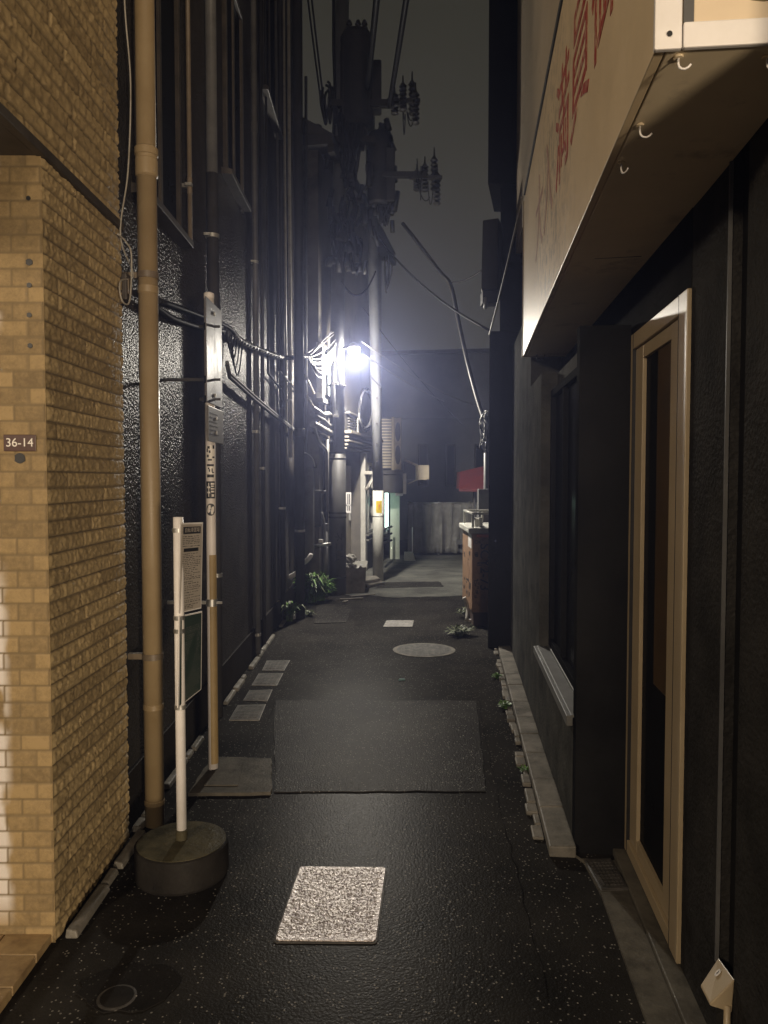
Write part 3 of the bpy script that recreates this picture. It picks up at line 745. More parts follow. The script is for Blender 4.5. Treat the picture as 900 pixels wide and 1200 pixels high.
notice("notice_board", ((210, 722), (237, 716), (236, 808), (208.5, 830)), (YD - .03, YD + .14, YD + .14, YD - .04), M['sign_green'], M['white'], None, 18)
for z in (1.31, .98, .93, .64):
    MB().lathe(d0 + Vector((0, 0, z)), [(.019, -.008), (.0215, -.008), (.0215, .008), (.019, .008)], 14).build("strap", M['steel'], t)

# ------------------------------------------------------------------ lids and drains in the road
def lid(name, label, quad, z, mat, rim, cat="lid", group=None, pattern=None, rnd=.02):
    a, b, c, d = [Vector((p[0], p[1], 0)) for p in quad]      # near-left near-right far-right far-left
    ctr = (a + b + c + d) / 4
    tt = thing(name, label, cat, ctr, group)
    def inset(k): return [p + (ctr - p) * k for p in (a, b, c, d)]
    o_ = MB().prism([p for p in inset(0)], (0, 0, z)).build("frame", rim, tt, bev=.003)
    MB().prism([p + Vector((0, 0, .001)) for p in inset(.05)], (0, 0, z + .001)).build("plate", mat, tt, bev=.002)
    if pattern:
        nx, ny = pattern; mb = MB(); u = lambda s, v: a.lerp(b, s).lerp(d.lerp(c, s), v)
        for i in range(nx):
            for j in range(ny):
                s0, s1 = .1 + .8 * (i + .12) / nx, .1 + .8 * (i + .88) / nx
                v0, v1 = .1 + .8 * (j + .12) / ny, .1 + .8 * (j + .88) / ny
                mb.prism([u(s0, v0) + Vector((0, 0, z + .001)), u(s1, v0) + Vector((0, 0, z + .001)), u(s1, v1) + Vector((0, 0, z + .001)), u(s0, v1) + Vector((0, 0, z + .001))], (0, 0, .0045))
        mb.build("tread", mat, tt)
    return tt
def rounded(quad, r, n=5):
    out = []
    pts = [Vector((p[0], p[1])) for p in quad]
    for i, p in enumerate(pts):
        a, b = pts[i - 1], pts[(i + 1) % 4]
        p0, p1 = p + (a - p).normalized() * r, p + (b - p).normalized() * r
        for k in range(n + 1):
            s = k / n
            out.append(p0 * (1 - s) ** 2 + p * 2 * s * (1 - s) + p1 * s * s)
    return out
def plate_lid(label, quad, mat, seed):
    ctr = Vector((sum(p[0] for p in quad) / 4, sum(p[1] for p in quad) / 4, 0))
    tt = thing("access_lid", label, "lid", ctr)
    MB().prism([(ctr.x + (p.x - ctr.x) * 1.035, ctr.y + (p.y - ctr.y) * 1.03, .0003) for p in rounded(quad, .018)], (0, 0, .0035)).build("rim", M['iron'], tt)
    MB().prism([(p.x, p.y, .0005) for p in rounded(quad, .018)], (0, 0, .006)).build("plate", mat, tt, bev=.001)
    rr = random.Random(seed); mb = MB()
    a, b, c, d = [Vector((p[0], p[1], .0062)) for p in quad]
    u = lambda s, v: a.lerp(b, s).lerp(d.lerp(c, s), v)
    for i in range(34):
        for j in range(40):
            s, v = .05 + .9 * (i + rr.random()) / 34, .06 + .9 * (j + rr.random()) / 40
            p = u(s, v); r = rr.uniform(.0025, .006); h = rr.uniform(.0015, .0048); k = rr.random() * 6
            ring = [p + Vector((r * math.cos(k + q * 1.257) * rr.uniform(.7, 1.3), r * math.sin(k + q * 1.257), -.0005)) for q in range(5)]
            mb.add(ring + [p + Vector((rr.uniform(-.001, .001), 0, h))], [(q, (q + 1) % 5, 5) for q in range(5)], True)
    mb.build("tread", mat, tt)
    return tt
plate_lid("large pale rough metal access lid shining in the near road", (g(322, 1104), g(440, 1105), g(452, 1018), g(352, 1017)), M['lid_metal'], 1)
plate_lid("small pale rectangular lid in the road beyond the round manhole", (g(449, 735), g(483, 735), g(485, 727.5), g(453, 727.5)), M['iron_pale'], 2)
c = Vector((*g(497, 762), 0))
t = thing("manhole_cover", "round iron manhole cover set in the road beyond the asphalt patch", "manhole", c)
MB().lathe(c, [(.275, 0), (.275, .005), (.245, .006)], 40).build("frame", M['concrete'], t)
MB().lathe(c, [(.24, 0), (.24, .007), (.1, .008)], 40).build("cover", M['iron_mid'], t)
mb = MB()
for i in range(9):
    for j in range(9):
        x, y = (i - 4) * .05, (j - 4) * .05
        if x * x + y * y < .215 ** 2: mb.box(c.x + x - .016, c.x + x + .016, c.y + y - .016, c.y + y + .016, .006, .0085)
mb.build("tread", M['iron_mid'], t)
c = Vector((*g(137, 1170), 0))
t = thing("valve_cover", "tiny round valve cover in the near road by the tiled entrance", "valve cover", c)
MB().lathe(c, [(.056, 0), (.056, .004), (.05, .005)], 24).build("frame", M['iron'], t)
MB().lathe(c, [(.047, 0), (.047, .006), (.01, .0065)], 24).build("cover", M['drum_side'], t)
GR = "gutter lids along the stucco wall"
for lab, q in (("nearest of the four gutter lids, by the cream pole", ((268, 845), (304, 845), (311.7, 826), (278.6, 827))), ("second gutter lid from the cream pole, with a notch", ((284.5, 822), (313.6, 822), (319.5, 808.6), (292, 809.8))), ("third gutter lid from the cream pole", ((294.6, 804), (324.5, 804), (332, 789.6), (303, 790))), ("farthest of the four gutter lids, by the slim grey pipe", ((307, 786.4), (333, 786.4), (340, 774.4), (312.5, 774.8)))):
    lid("gutter_lid", lab, [g(*p) for p in q], .006, M['iron_mid'], M['iron_pale'], "drain cover", GR, (5, 8))
c = G(471, 798)
tag(MB().hexa([c + Vector(v) for v in ((-.03, -.008, .002), (.022, .004, .002), (.03, .022, .002), (-.02, .012, .002), (-.026, -.004, .016), (.02, .006, .014), (.026, .018, .014), (-.018, .01, .016))]).build("plastic_scrap", M['cyan'], loc=c, bev=.004), "small pale cyan plastic scrap lying on the road", "litter")
for i, (px, py) in enumerate(((378, 780), (392, 880), (421, 893), (365, 877), (548, 915))):
    pass
for pts in ([g(560, 815), g(572, 880), g(590, 960), g(614, 1060), g(650, 1190)], [g(322, 822), g(300, 880), g(282, 935), g(268, 985)]):
    L_ = []
    for a, b in zip(pts, pts[1:]):
        for k in range(8): t_ = k / 8; L_.append((a[0] + (b[0] - a[0]) * t_ + random.uniform(-.008, .008), a[1] + (b[1] - a[1]) * t_ + random.uniform(-.008, .008)))
    mb = MB(); vs = []
    for x, y in L_:
        w_ = random.uniform(.0004, .0018); vs += [(x - w_, y - w_ * .6, .0045), (x + w_, y + w_ * .6, .0045)]
    mb.add(vs, [(2 * i, 2 * i + 1, 2 * i + 3, 2 * i + 2) for i in range(len(L_) - 1)])
    tag(mb.build("road_seam", M['wet_spot'], fix=False), kind="structure")
# pebbles and grit on the wet road
mb = MB(); rr = random.Random(3)
for i in range(420):
    y = 1.9 + 7 * rr.random() ** 1.5; x = rr.uniform(-.95, .9)
    if x > .45 + .05 * y: continue
    r = rr.choice((.0012, .0015, .002, .002, .003)); p = Vector((x, y, .004))
    ring = [p + Vector((r * math.cos(q * 1.257 + i), r * math.sin(q * 1.257 + i) * .8, 0)) for q in range(5)]
    mb.add(ring + [p + Vector((0, 0, r * .9))], [(q, (q + 1) % 5, 5) for q in range(5)])
tag(mb.build("gravel", M['grit'], fix=False), "tiny pale grit scattered over the wet asphalt", "grit", kind="stuff")

# ------------------------------------------------------------------ right: shop building
WP = [.975, 3.06, .099]
def XR(Y): return WP[0] + (Y - WP[1]) * WP[2]
DN = Vector((-.9951, .0985, 0))
def rpt(Y, off, z): return Vector((XR(Y), Y, 0)) + DN * off + Vector((0, 0, z))
def rbox(mb, Y0, Y1, o0, o1, z0, z1):          # o: distance out from the door wall into the alley
    return mb.hexa([rpt(Y0, o1, z0), rpt(Y0, o0, z0), rpt(Y1, o0, z0), rpt(Y1, o1, z0), rpt(Y0, o1, z1), rpt(Y0, o0, z1), rpt(Y1, o0, z1), rpt(Y1, o1, z1)])
D0, D1, DT = 2.27, 3.12, 2.06
sh = thing("shop_building", "black rendered shop with tan framed door under the cream sign box", "building", rpt(3, -1, 0))
mb = MB()
rbox(mb, D1, 6.5, -3, 0, 0, 3.3); rbox(mb, D0, D1 - .002, -3, 0, DT, 3.3)
mb.build("wall", M['black_wall'], sh)
mb = MB(); rbox(mb, 1.95, D0, -3, -.002, 0, 3.3)
mb.build("wall", M['right_wall'], sh)
mb = MB(); rbox(mb, 1.83, 1.948, -3, -.03, 0, 3.3); mb.build("joint_recess", M['black_wall'], sh)
mb = MB(); rbox(mb, 1.1, 1.828, -3, .0, 0, 3.3); mb.build("wall", M['right_wall'], sh)
mb = MB(); rbox(mb, 1.943, 1.949, -.004, .005, .25, 2.6); mb.build("corner_bead", M['grey_pipe'], sh)
# projecting wall with the window
def pbox(mb, Y0, Y1, o0, o1, z0, z1):          # as rbox, offset grows with distance
    f = lambda Y, o, z: rpt(Y, o + .205 + (Y - 2.95) * .006, z)
    return mb.hexa([f(Y0, o1, z0), f(Y0, o0, z0), f(Y1, o0, z0), f(Y1, o1, z0), f(Y0, o1, z1), f(Y0, o0, z1), f(Y1, o0, z1), f(Y1, o1, z1)])
mb = MB()
pbox(mb, 3.01, 3.08, -.195, 0, 0, 2.1); mb.build("end_pier", M['black_wall'], sh)
mb = MB()
pbox(mb, 4.362, 4.98, -.195, 0, 0, 2.1); pbox(mb, 4.982, 6.6, -.195, 0, 0, 2.63)
pbox(mb, 3.082, 4.36, -.195, 0, 0, .53); pbox(mb, 3.082, 4.36, -.195, -.09, .532, 2.1)
mb.build("front_wall", M['grey_wall'], sh)
wn = MB()
for a, b, c, d in ((3.10, 4.34, .56, .60), (3.10, 4.34, 1.96, 2.0), (3.10, 3.15, .602, 1.958), (4.29, 4.34, .602, 1.958), (3.82, 3.86, .602, 1.958)):
    pbox(wn, a, b, -.088, -.05, c, d)
wo = wn.build("window", M['black_wall'], sh, bev=.003)
mb = MB(); pbox(mb, 3.15, 4.29, -.086, -.075, .602, 1.958); mb.build("pane", M['glass'], wo)
mb = MB()
pbox(mb, 3.06, 4.38, -.088, .012, .533, .545); pbox(mb, 3.06, 4.38, .004, .03, .50, .542); pbox(mb, 3.09, 4.34, -.088, -.045, .547, .562)
mb.build("sill", M['sill'], wo, bev=.003)
mb = MB(); pbox(mb, 3.082, 3.095, -.09, -.004, .56, 2.05); mb.build("reveal_trim", M['dark_pipe'], wo)
# door
dr = MB(); z0 = .03
rbox(dr, D1 - .14, D1 - .004, -.05, .010, z0, DT)
rbox(dr, D0 + .004, D0 + .09, -.05, .010, z0, DT)
rbox(dr, D0 + .092, D1 - .142, -.05, .009, DT - .06, DT)
rbox(dr, D0 + .092, D1 - .142, -.05, .009, z0, z0 + .05)
do = dr.build("door", M['door_tan'], sh, bev=.003)
mb = MB(); rbox(mb, D1 - .255, D1 - .143, -.045, -.002, z0 + .052, DT - .062); rbox(mb, D0 + .093, D0 + .215, -.045, -.002, z0 + .052, DT - .062)
rbox(mb, D0 + .216, D1 - .256, -.045, -.003, z0 + .052, z0 + .10); rbox(mb, D0 + .216, D1 - .256, -.045, -.003, DT - .11, DT - .062)
mb.build("door_stile", M['door_tan'], do, bev=.002)
mb = MB(); rbox(mb, D0 + .205, D1 - .245, -.04, -.016, z0 + .09, DT - .1); mb.build("pane", M['glass'], do)
mb = MB(); rbox(mb, D0 + .216, D0 + .42, -.0155, -.013, .78, DT - .11); mb.build("inner_board", M['amber_board'], do)
mb = MB(); rbox(mb, D0 + .0895, D0 + .0925, -.01, .0105, z0, DT); rbox(mb, D1 - .1425, D1 - .1395, -.01, .0105, z0, DT); mb.build("seal", M['black'], do)
mb = MB(); rbox(mb, D0 - .0, D1, -.5, -.055, 0, DT - .01); mb.build("doorway_lining", M['black_wall'], sh)
mb = MB(); rbox(mb, D0 - .3, D1, -.05, .055, -.001, .026); mb.build("threshold", M['concrete_dark'], sh, bev=.004)
# upper storey
mb = MB(); rbox(mb, 1.1, 6.6, -3, .205, 3.42, 9); mb.build("upper_wall", M['panel_cream'], sh)
mb = MB(); rbox(mb, 1.1, 6.6, -3, .16, 3.302, 3.418); mb.build("storey_band", M['black_wall'], sh)
# outlet cover by the wall foot
def rp2(px, py, off):                          # the point on the shop wall plane seen there
    d = ray(px, py); n_ = DN; p0 = rpt(2, off, 0); c0 = Vector((0, 0, H0))
    return c0 + d * ((p0 - c0).dot(n_) / d.dot(n_))
A, B = rp2(842, 1122, .001), rp2(861, 1148, .001)
C, Dd = rp2(832, 1176, .055), rp2(821, 1154, .055)
E = rp2(858, 1187, .001); Fq = A + (E - B)
t = thing("outlet_cover", "small cream hooded outlet cover low on the charcoal wall", "outlet", (A + B) / 2)
C2, D2 = C - Vector((0, 0, .006)), Dd - Vector((0, 0, .006))
MB().add([A, B, C, Dd, E, Fq, C2, D2], [(0, 1, 2, 3), (1, 4, 6, 2), (0, 3, 7, 5), (3, 2, 6, 7), (4, 5, 7, 6), (0, 5, 4, 1)]).build("hood", M['door_tan'], t, bev=.004)
k = A * .42 + B * .28 + C * .1 + Dd * .2; n_ = (B - A).cross(Dd - A).normalized(); n_ = n_ if n_.z > 0 else -n_
u_ = (B - A).normalized(); v_ = n_.cross(u_)
MB().tube([k + n_ * .002 + (u_ * math.cos(q * PI / 8) * .006 + v_ * math.sin(q * PI / 8) * .009) for q in range(17)], .002, 6).build("keyhole_ring", M['white'], t)
MB().prism([k + n_ * .0012 + (u_ * math.cos(q * PI / 6) * .004 + v_ * math.sin(q * PI / 6) * .006) for q in range(12)], n_ * .0006).build("keyhole", M['black'], t)
MB().tube([E + DN * .012 + Vector((0, 0, .02)), E + DN * .012 + Vector((0, 0, -E.z))], .008, 10).build("conduit", M['door_tan'], t)

# kerb, apron and grate at its foot
mb = MB()
ko = lambda Y: rpt(Y, .205 + (Y - 2.95) * .006, 0)
kq = []
Y = 2.965
while Y < 6.6:
    L = random.uniform(.28, .5)
    Y2 = min(Y + L, 6.65)
    a, b = ko(Y), ko(Y2); z = .045 + random.uniform(-.003, .003)
    ea, eb = a + DN * .105, b + DN * .105
    mb.hexa([ea, a, b - Vector((0, .004, 0)), eb - Vector((0, .004, 0)), ea + Vector((0, 0, z)), a + Vector((0, 0, z + .004)), b + Vector((0, -.004, z + .004)), eb + Vector((0, -.004, z))])
    y3 = Y
    while y3 < Y2 - .03:                       # small edging stones on the road side
        l3 = random.uniform(.07, .16); y4 = min(y3 + l3, Y2)
        if random.random() < .86:
            p, q = ko(y3) + DN * .108, ko(y4 - .005) + DN * .108
            w3 = random.uniform(.025, .055); zz = .012 + random.uniform(0, .018)
            mb.hexa([p + DN * w3, p, q, q + DN * w3] + [v + Vector((0, 0, zz)) for v in (p + DN * w3, p, q, q + DN * w3)])
        y3 = y4
    Y = Y2
tag(mb.build("kerb", M['concrete'], bev=.006), kind="structure")
q = [G(668, 1000), G(684, 1012), G(705, 1052), G(757, 1200), G(775, 1260)]
q2 = [rpt(2.0, .057, 0), rpt(2.5, .057, 0), rpt(2.945, .057, 0), rpt(2.945, .19, 0)]
tag(MB().prism([Vector((p.x, p.y, 0)) for p in q] + [Vector((p.x, p.y, 0)) for p in q2], (0, 0, .012)).build("pavement", M['concrete_dark']), kind="structure")
lid("floor_grate", "dark patterned iron grate in the step before the tan door", (g(704, 1048), g(738, 1047), g(716, 1010), g(684, 1011)), .016, M['iron'], M['iron'], "grate", None, (6, 8))

# ------------------------------------------------------------------ cream sign box
WP[:] = [.789, 1.44, .1117]
SO, SZ0, SZ1, SY0, SY1 = .2885, 2.29, 3.33, 1.412, 4.957
sg = thing("shop_sign", "big cream sign box with faded red lettering projecting over the tan door", "sign", rpt(3, .15, SZ0))
mb = MB(); rbox(mb, SY0 + .0135, SY1, -.02, SO - .022, SZ0, SZ0 + .012); mb.build("soffit", M['soffit'], sg, bev=.002)
mb = MB(); rbox(mb, SY0 + .0135, SY1 - .004, SO - .02, SO, SZ0 + .002, SZ1 - .05); mb.build("face_panel", M['panel_worn'], sg, bev=.002)
mb = MB(); rbox(mb, SY0 + .0135, SY1, .0, SO - .01, SZ1 - .048, SZ1); rbox(mb, SY0 + .0135, SY1, SO - .01, SO + .004, SZ1 - .018, SZ1); mb.build("top_trim", M['dark_trim'], sg, bev=.002)
mb = MB(); rbox(mb, SY1 + .001, SY1 + .012, .0, SO + .006, SZ0 - .002, SZ1 - .05); mb.build("far_trim", M['door_tan'], sg, bev=.002)
mb = MB()
rbox(mb, SY0, SY0 + .013, SO - .045, SO + .004, SZ0 - .004, SZ1)
rbox(mb, SY0 - .002, SY0 + .011, .0, SO - .047, SZ0 - .004, SZ0 + .042)
mb.build("end_frame", M['white'], sg, bev=.003)
mb = MB(); rbox(mb, SY0 + .008, SY0 + .0125, .0, SO - .047, SZ0 + .044, SZ1); mb.build("end_panel", M['panel_cream'], sg)
mb = MB(); rbox(mb, SY0 + .004, SY0 + .0075, SO - .066, SO - .048, SZ0 + .044, SZ1); mb.build("end_strip", M['grey_pipe'], sg)
c = rpt(SY0 - .001, SO - .022, SZ0 + .022)
MB().prism([c + Vector((.005 * math.cos(k * PI / 5), 0, .005 * math.sin(k * PI / 5))) for k in range(10)], (0, -.002, 0)).build("bolt", M['black'], sg)
# soot keeps to one patch under the lettering
nt = M['panel_worn'].node_tree; mx = [n for n in nt.nodes if n.type == 'MIX'][0]; l0 = mx.inputs['Factor'].links[0].from_socket
tc = nt.nodes.new("ShaderNodeTexCoord"); vd = nt.nodes.new("ShaderNodeVectorMath"); vd.operation = 'DISTANCE'; lk(nt, tc.outputs["Object"], vd.inputs[0])
vd.inputs[1].default_value = rpt(3.35, SO, 2.66) - ORI[sg.name]
mr = nt.nodes.new("ShaderNodeMapRange"); mr.inputs["From Min"].default_value = .25; mr.inputs["From Max"].default_value = .95; mr.inputs["To Min"].default_value = .75; mr.inputs["To Max"].default_value = .03
lk(nt, vd.outputs["Value"], mr.inputs["Value"])
ml = nt.nodes.new("ShaderNodeMath"); ml.operation = 'MULTIPLY'; lk(nt, l0, ml.inputs[0]); lk(nt, mr.outputs["Result"], ml.inputs[1]); lk(nt, ml.outputs[0], mx.inputs['Factor'])
# olive letter on the end panel: only its lower curve shows
arc = [rpt(SY0 + .0075, .10 + .085 * math.cos(a), SZ0 + .175 + .10 * math.sin(a)) for a in [PI + k * PI / 12 for k in range(-2, 15)]]
mb = MB()
for i in range(len(arc) - 1):
    c_ = rpt(SY0 + .0075, .10, SZ0 + .175)
    a, b = arc[i], arc[i + 1]; a2, b2 = c_ + (a - c_) * .8, c_ + (b - c_) * .8
    mb.prism([a, b, b2, a2], (0, -.002, 0))
mb.build("end_lettering", M['olive_ink'], sg)
along = (rpt(3, 0, 0) - rpt(4, 0, 0)).normalized()         # far to near: reading direction on the alley face
for i, ch in enumerate("満員御礼"):
    text("lettering", ch, .45, M['red_ink'], sg, rpt(2.90 - i * .46, SO + .0012, 2.80), along, (0, 0, 1), .0006)
for i, ch in enumerate("大入"):
    text("faded_lettering", ch, .42, M['red_faded'], sg, rpt(3.85 - i * .44, SO + .001, 2.78), along, (0, 0, 1), .0004)
def soff(px, py): return G(px, py, SZ0)
for i, (px, py, a, s) in enumerate(((795, 66, .5, .03), (750, 146, .3, .034), (728, 190, 1.2, .036), (899, 66, .4, .03), (640, 416, 0, .05), (652, 416, .3, .05))):
    c = soff(px, py) if py < 400 else rpt(4.86, .21 - .05 * (px - 640) / 12, SZ0)
    dv = Vector((math.cos(a), -math.sin(a), 0))
    pts = [c + Vector((0, 0, .004)), c - Vector((0, 0, s * .45))] + [c + dv * (s * .4 * (1 - math.cos(q))) - Vector((0, 0, s * .45 + s * .42 * math.sin(q))) for q in [k * PI / 6 for k in range(1, 6)]]
    h = MB().tube(pts, .0022 if py < 400 else .003, 8).build("hook", M['white'] if py < 400 else M['black'], sg)
    MB().lathe(c - Vector((0, 0, .003)), [(.009, -.001), (.009, .004)], 12).build("hook_plate", M['soffit'], h)
a, b = soff(697, 303), soff(752, 300)
MB().prism([a, b, b + Vector((0, .006, 0)), a + Vector((0, .003, 0))], (0, 0, -.0008)).build("crack", M['black'], sg)

WP_ = list(WP)
# ------------------------------------------------------------------ right: next dark building
nb_ = thing("corner_building", "tall black building edge beyond the shop on the right", "building", (2, 8, 0))
x0 = P(585, 500, 6.78).x; x1 = P(573, 500, 6.78).x
def splay(x, Y0, Y1, z0, z1):
    k = x / Y0 * 1.06
    return MB().hexa([(x, Y0, z0), (5, Y0, z0), (5, Y1, z0), (k * Y1, Y1, z0), (x, Y0, z1), (5, Y0, z1), (5, Y1, z1), (k * Y1, Y1, z1)])
splay(x0, 6.78, 8.6, 2.80, 10.5).build("wall", M['black_wall'], nb_)
splay(x1, 6.78, 7.5, 0, 2.798).build("lower_wall", M['black_wall'], nb_, bev=.01)
b1, b2 = P(572, 0, 6.7), P(576, 215, 6.7)
splay(b2.x - .03, 6.7, 7.4, b2.z, 9.8).build("balcony", M['black_wall'], nb_)
MB().lathe(P(592, 190, 6.76), [(.05, -.03), (.05, .03)], 16).build("wall_lamp", M['grey_pipe'], nb_)
t = thing("wall_unit", "black boxy unit fixed high on the right building edge above the cables", "unit", P(575, 345, 6.6))
q0, q1 = P(561, 345, 6.6), P(584.5, 255, 6.6)
MB().hexa([(q0.x + .02, 6.6, q0.z + .04), (q1.x, 6.6, q0.z + .04), (q1.x + .12, 7.0, q0.z + .04), (q0.x + .09, 7.0, q0.z + .04), (q0.x + .03, 6.6, q1.z - .02), (q1.x, 6.6, q1.z), (q1.x + .12, 7.0, q1.z), (q0.x + .1, 7.0, q1.z - .02)]).build("casing", M['black'], t, bev=.01)
MB().box(q0.x + .04, q1.x, 6.65, 6.8, q0.z - .06, q0.z + .038).build("bracket", M['black'], t)
MB().tube([(q0.x + .06, 6.62, q0.z - .02), (q0.x + .06, 6.62, q0.z - .12)], .014, 8).build("lug", M['steel'], t)
a = rpt(SY1 + .02, SO + .01, SZ1 - .02); b = P(573.5, 392, 6.74)
tag(MB().tube(sag(a, b, .03, 10), .007, 8).build("stay_wire", M['pale_pipe'], loc=a), "pale lit wire slanting from the cream sign to the black building edge", "wire")

# ------------------------------------------------------------------ brown cabinet on the right
kx, ky = P(553, 700, 7.8).x, 7.8
t = thing("graffiti_cabinet", "brown cabinet covered in black scribbles with a white lid, against the black building", "cabinet", (kx + .2, ky + .4, 0))
zt = P(553, 625, ky).z; zb = P(553, 718, ky).z
MB().box(kx, kx + .42, ky, ky + .95, zb, zt).build("body", M['cardboard'], t, bev=.012)
MB().box(kx + .02, kx + .4, ky + .03, ky + .9, .0, zb - .001).build("base", M['brown_dark'], t)
MB().box(kx - .04, kx + .45, ky - .03, ky + .97, zt + .001, zt + .055).build("lid", M['white_wrap'], t, bev=.008)
MB().box(kx + .045, kx + .42, ky - .004, ky - .0005, zt - .04, zt - .012).build("glow_stripe", M['orange'], t)  # red glow under the lid, painted as an orange stripe
MB().box(kx - .003, kx - .0005, ky + .05, ky + .35, zt - .16, zt - .01).build("label_sticker", M['white'], t)
text("scrawl", "SCY2-73", .135, M['ink'], t, (kx + .125, ky - .002, (zt + zb) / 2 + .06), (0, 0, -1), (1, 0, 0), .001)
text("scrawl", "OK", .05, M['ink'], t, (kx + .06, ky - .002, zt - .09), (1, 0, 0), (0, 0, 1), .001)
mb = MB(); rr = random.Random(4)
for i in range(15):
    x, z = kx + rr.uniform(.015, .07), zb + rr.uniform(.1, .62); s = rr.uniform(.012, .028)
    for q in ((x, x + s, z, z + .006), (x, x + s, z + s, z + s + .006), (x, x + .005, z, z + s), (x + s - .005, x + s, z, z + s)):
        mb.box(q[0], q[1], ky - .0018, ky - .0004, q[2], q[3])
    y = ky + rr.uniform(.1, .8); z = zb + rr.uniform(.1, .6)
    mb.box(kx - .0018, kx - .0004, y, y + rr.uniform(.06, .12), z, z + rr.uniform(.012, .05))
mb.build("scribbles", M['ink'], t)
t = thing("wire_basket", "cloudy plastic crate frame on top of the brown cabinet's white lid", "crate", (kx + .2, ky + .4, zt + .056))
bz0, bz1 = zt + .056, P(553, 601, ky).z
mb = MB()
for x in (kx + .0, kx + .2, kx + .4):
    for y in (ky + .03, ky + .85):
        mb.box(x, x + .022, y, y + .022, bz0, bz1 - .021)
mb.box(kx, kx + .43, ky + .02, ky + .05, bz1 - .02, bz1).box(kx, kx + .43, ky + .84, ky + .88, bz1 - .02, bz1).box(kx, kx + .03, ky + .052, ky + .838, bz1 - .02, bz1).box(kx + .4, kx + .43, ky + .052, ky + .838, bz1 - .02, bz1)
mb.build("frame", M['clear_plastic'], t, bev=.004)
MB().box(kx + .08, kx + .12, ky + .1, ky + .14, bz0, bz0 + .1).box(kx + .05, kx + .11, ky + .2, ky + .5, bz0, bz0 + .08).build("contents", M['clear_plastic'], t, bev=.006)

# far right odds
c = P(569.5, 600, 9.2)
pipe("standpipe", "grey standpipe rising beside the red awning at right", "pipe", [(c.x, 9.2, 0), (c.x, 9.2, P(569, 488, 9.2).z)], .03, M['grey_pipe'])
q0, q1 = P(560, 602, 9.1), P(573, 573, 9.1)
t = thing("meter_box", "grey box on the standpipe behind the brown cabinet", "box", q0)
MB().box(q0.x, q1.x + .05, 9.04, 9.165, q0.z - .3, q1.z).build("casing", M['grey_pipe'], t, bev=.008)
MB().box(q0.x + .02, q1.x + .03, 9.034, 9.039, q0.z - .1, q1.z - .06).build("lid", M['concrete_pole'], t)
t = thing("awning", "small red cloth awning over the side street at far right", "awning", P(555, 560, 13))
A = [P(538, 553, 12.6), P(575, 545, 12.6), P(575, 573, 12.2), P(538, 573, 12.2)]
A = [P(539, 553, 13.2), P(590, 541, 13.2), P(590, 574, 12.7), P(538, 573, 12.7)]
MB().prism(A, (0, .02, .004)).build("canopy", M['red_cloth'], t)
MB().prism([A[3], A[2], A[2] - Vector((0, 0, .04)), A[3] - Vector((0, 0, .04))], (0, .01, 0)).build("valance", M['red_cloth'], t)
MB().prism([A[0], A[0] + Vector((.0, .5, .0)), A[3] + Vector((0, .5, 0)), A[3]], (.01, 0, 0)).build("side", M['red_cloth'], t)
MB().tube([P(556, 573, 12.9), G(556, 650) * 1.0 if False else Vector((P(556, 573, 12.9).x, 12.9, 0))], .022, 8).build("post", M['dark_pipe'], t)
# wiring knot on the standpipe
t = thing("cable_knot", "tangled pale cables tied at the top of the grey standpipe", "cable", P(568, 500, 9.15))
rr = random.Random(2)
for i in range(7):
    pts = [P(570 + rr.uniform(-3, 3), 482, 9.2)]
    for k in range(5): pts.append(P(568 + rr.uniform(-6, 5), 486 + k * 9 + rr.uniform(-4, 4), 9.15 + rr.uniform(-.05, .05)))
    pts.append(P(570 + rr.uniform(-2, 2), 530, 9.15))
    MB().tube(curve_pts(pts, 5), .009, 5).build("strand", M['cable_pale'] if i % 2 else M['cable'], t)

# ------------------------------------------------------------------ house on the far left, beyond the stucco building
def XH(Y): return -2.45 + .167 * Y
def hbox(mb, Y0, Y1, o0, o1, z0, z1):
    f = lambda Y, o, z: (XH(Y) + o, Y - o * .165, z)
    return mb.hexa([f(Y0, o0, z0), f(Y0, o1, z0), f(Y1, o1, z0), f(Y1, o0, z0), f(Y0, o0, z1), f(Y0, o1, z1), f(Y1, o1, z1), f(Y1, o0, z1)])
def hy(px): return 2205.0 / (600.3 - px)       # depth on the house wall seen at column px
def hz_(px, py): return H0 + (562 - py) * hy(px) / F
hs = thing("house", "beige two-storey house with window, mouldings and dark doorway beside the lamp pole", "house", (-.9, 12, 0))
mb = MB()
hbox(mb, 9.75, 11.2, -3, 0, 0, 5.6); hbox(mb, 11.202, 12.45, -3, 0, 1.95, 5.6); hbox(mb, 12.452, 14.4, -3, 0, 0, 5.6)
mb.build("wall", M['house_upper'], hs)
mb = MB(); hbox(mb, 11.1, 12.5, -3, -.25, 0, 1.94); mb.build("doorway", M['house_dark'], hs)
mb = MB(); hbox(mb, 9.6, 14.6, -3, .22, 5.6, 5.72); hbox(mb, 9.6, 14.6, .16, .24, 5.5, 5.598); mb.build("eave", M['eave'], hs)
mb = MB()
mb.hexa([(XH(9.6) + .24, 9.6, 5.722), (XH(14.6) + .24, 14.6, 5.722), (XH(14.6) - 3, 14.6, 5.722), (XH(9.6) - 3, 9.6, 5.722), (XH(9.6) - 1.2, 9.6, 6.5), (XH(14.6) - 1.2, 14.6, 6.5), (XH(14.6) - 1.6, 14.6, 6.5), (XH(9.6) - 1.6, 9.6, 6.5)])
mb.build("roof", M['eave'], hs)
wz0, wz1 = 2.52, 3.22; wa, wb = hy(373), hy(390)
mb = MB()
for a, b, c, d in ((wa, wb, wz0, wz0 + .07), (wa, wb, wz1 - .05, wz1), (wa, wa + .12, wz0 + .072, wz1 - .052), (wb - .06, wb, wz0 + .072, wz1 - .052)):
    hbox(mb, a, b, -.02, .06, c, d)
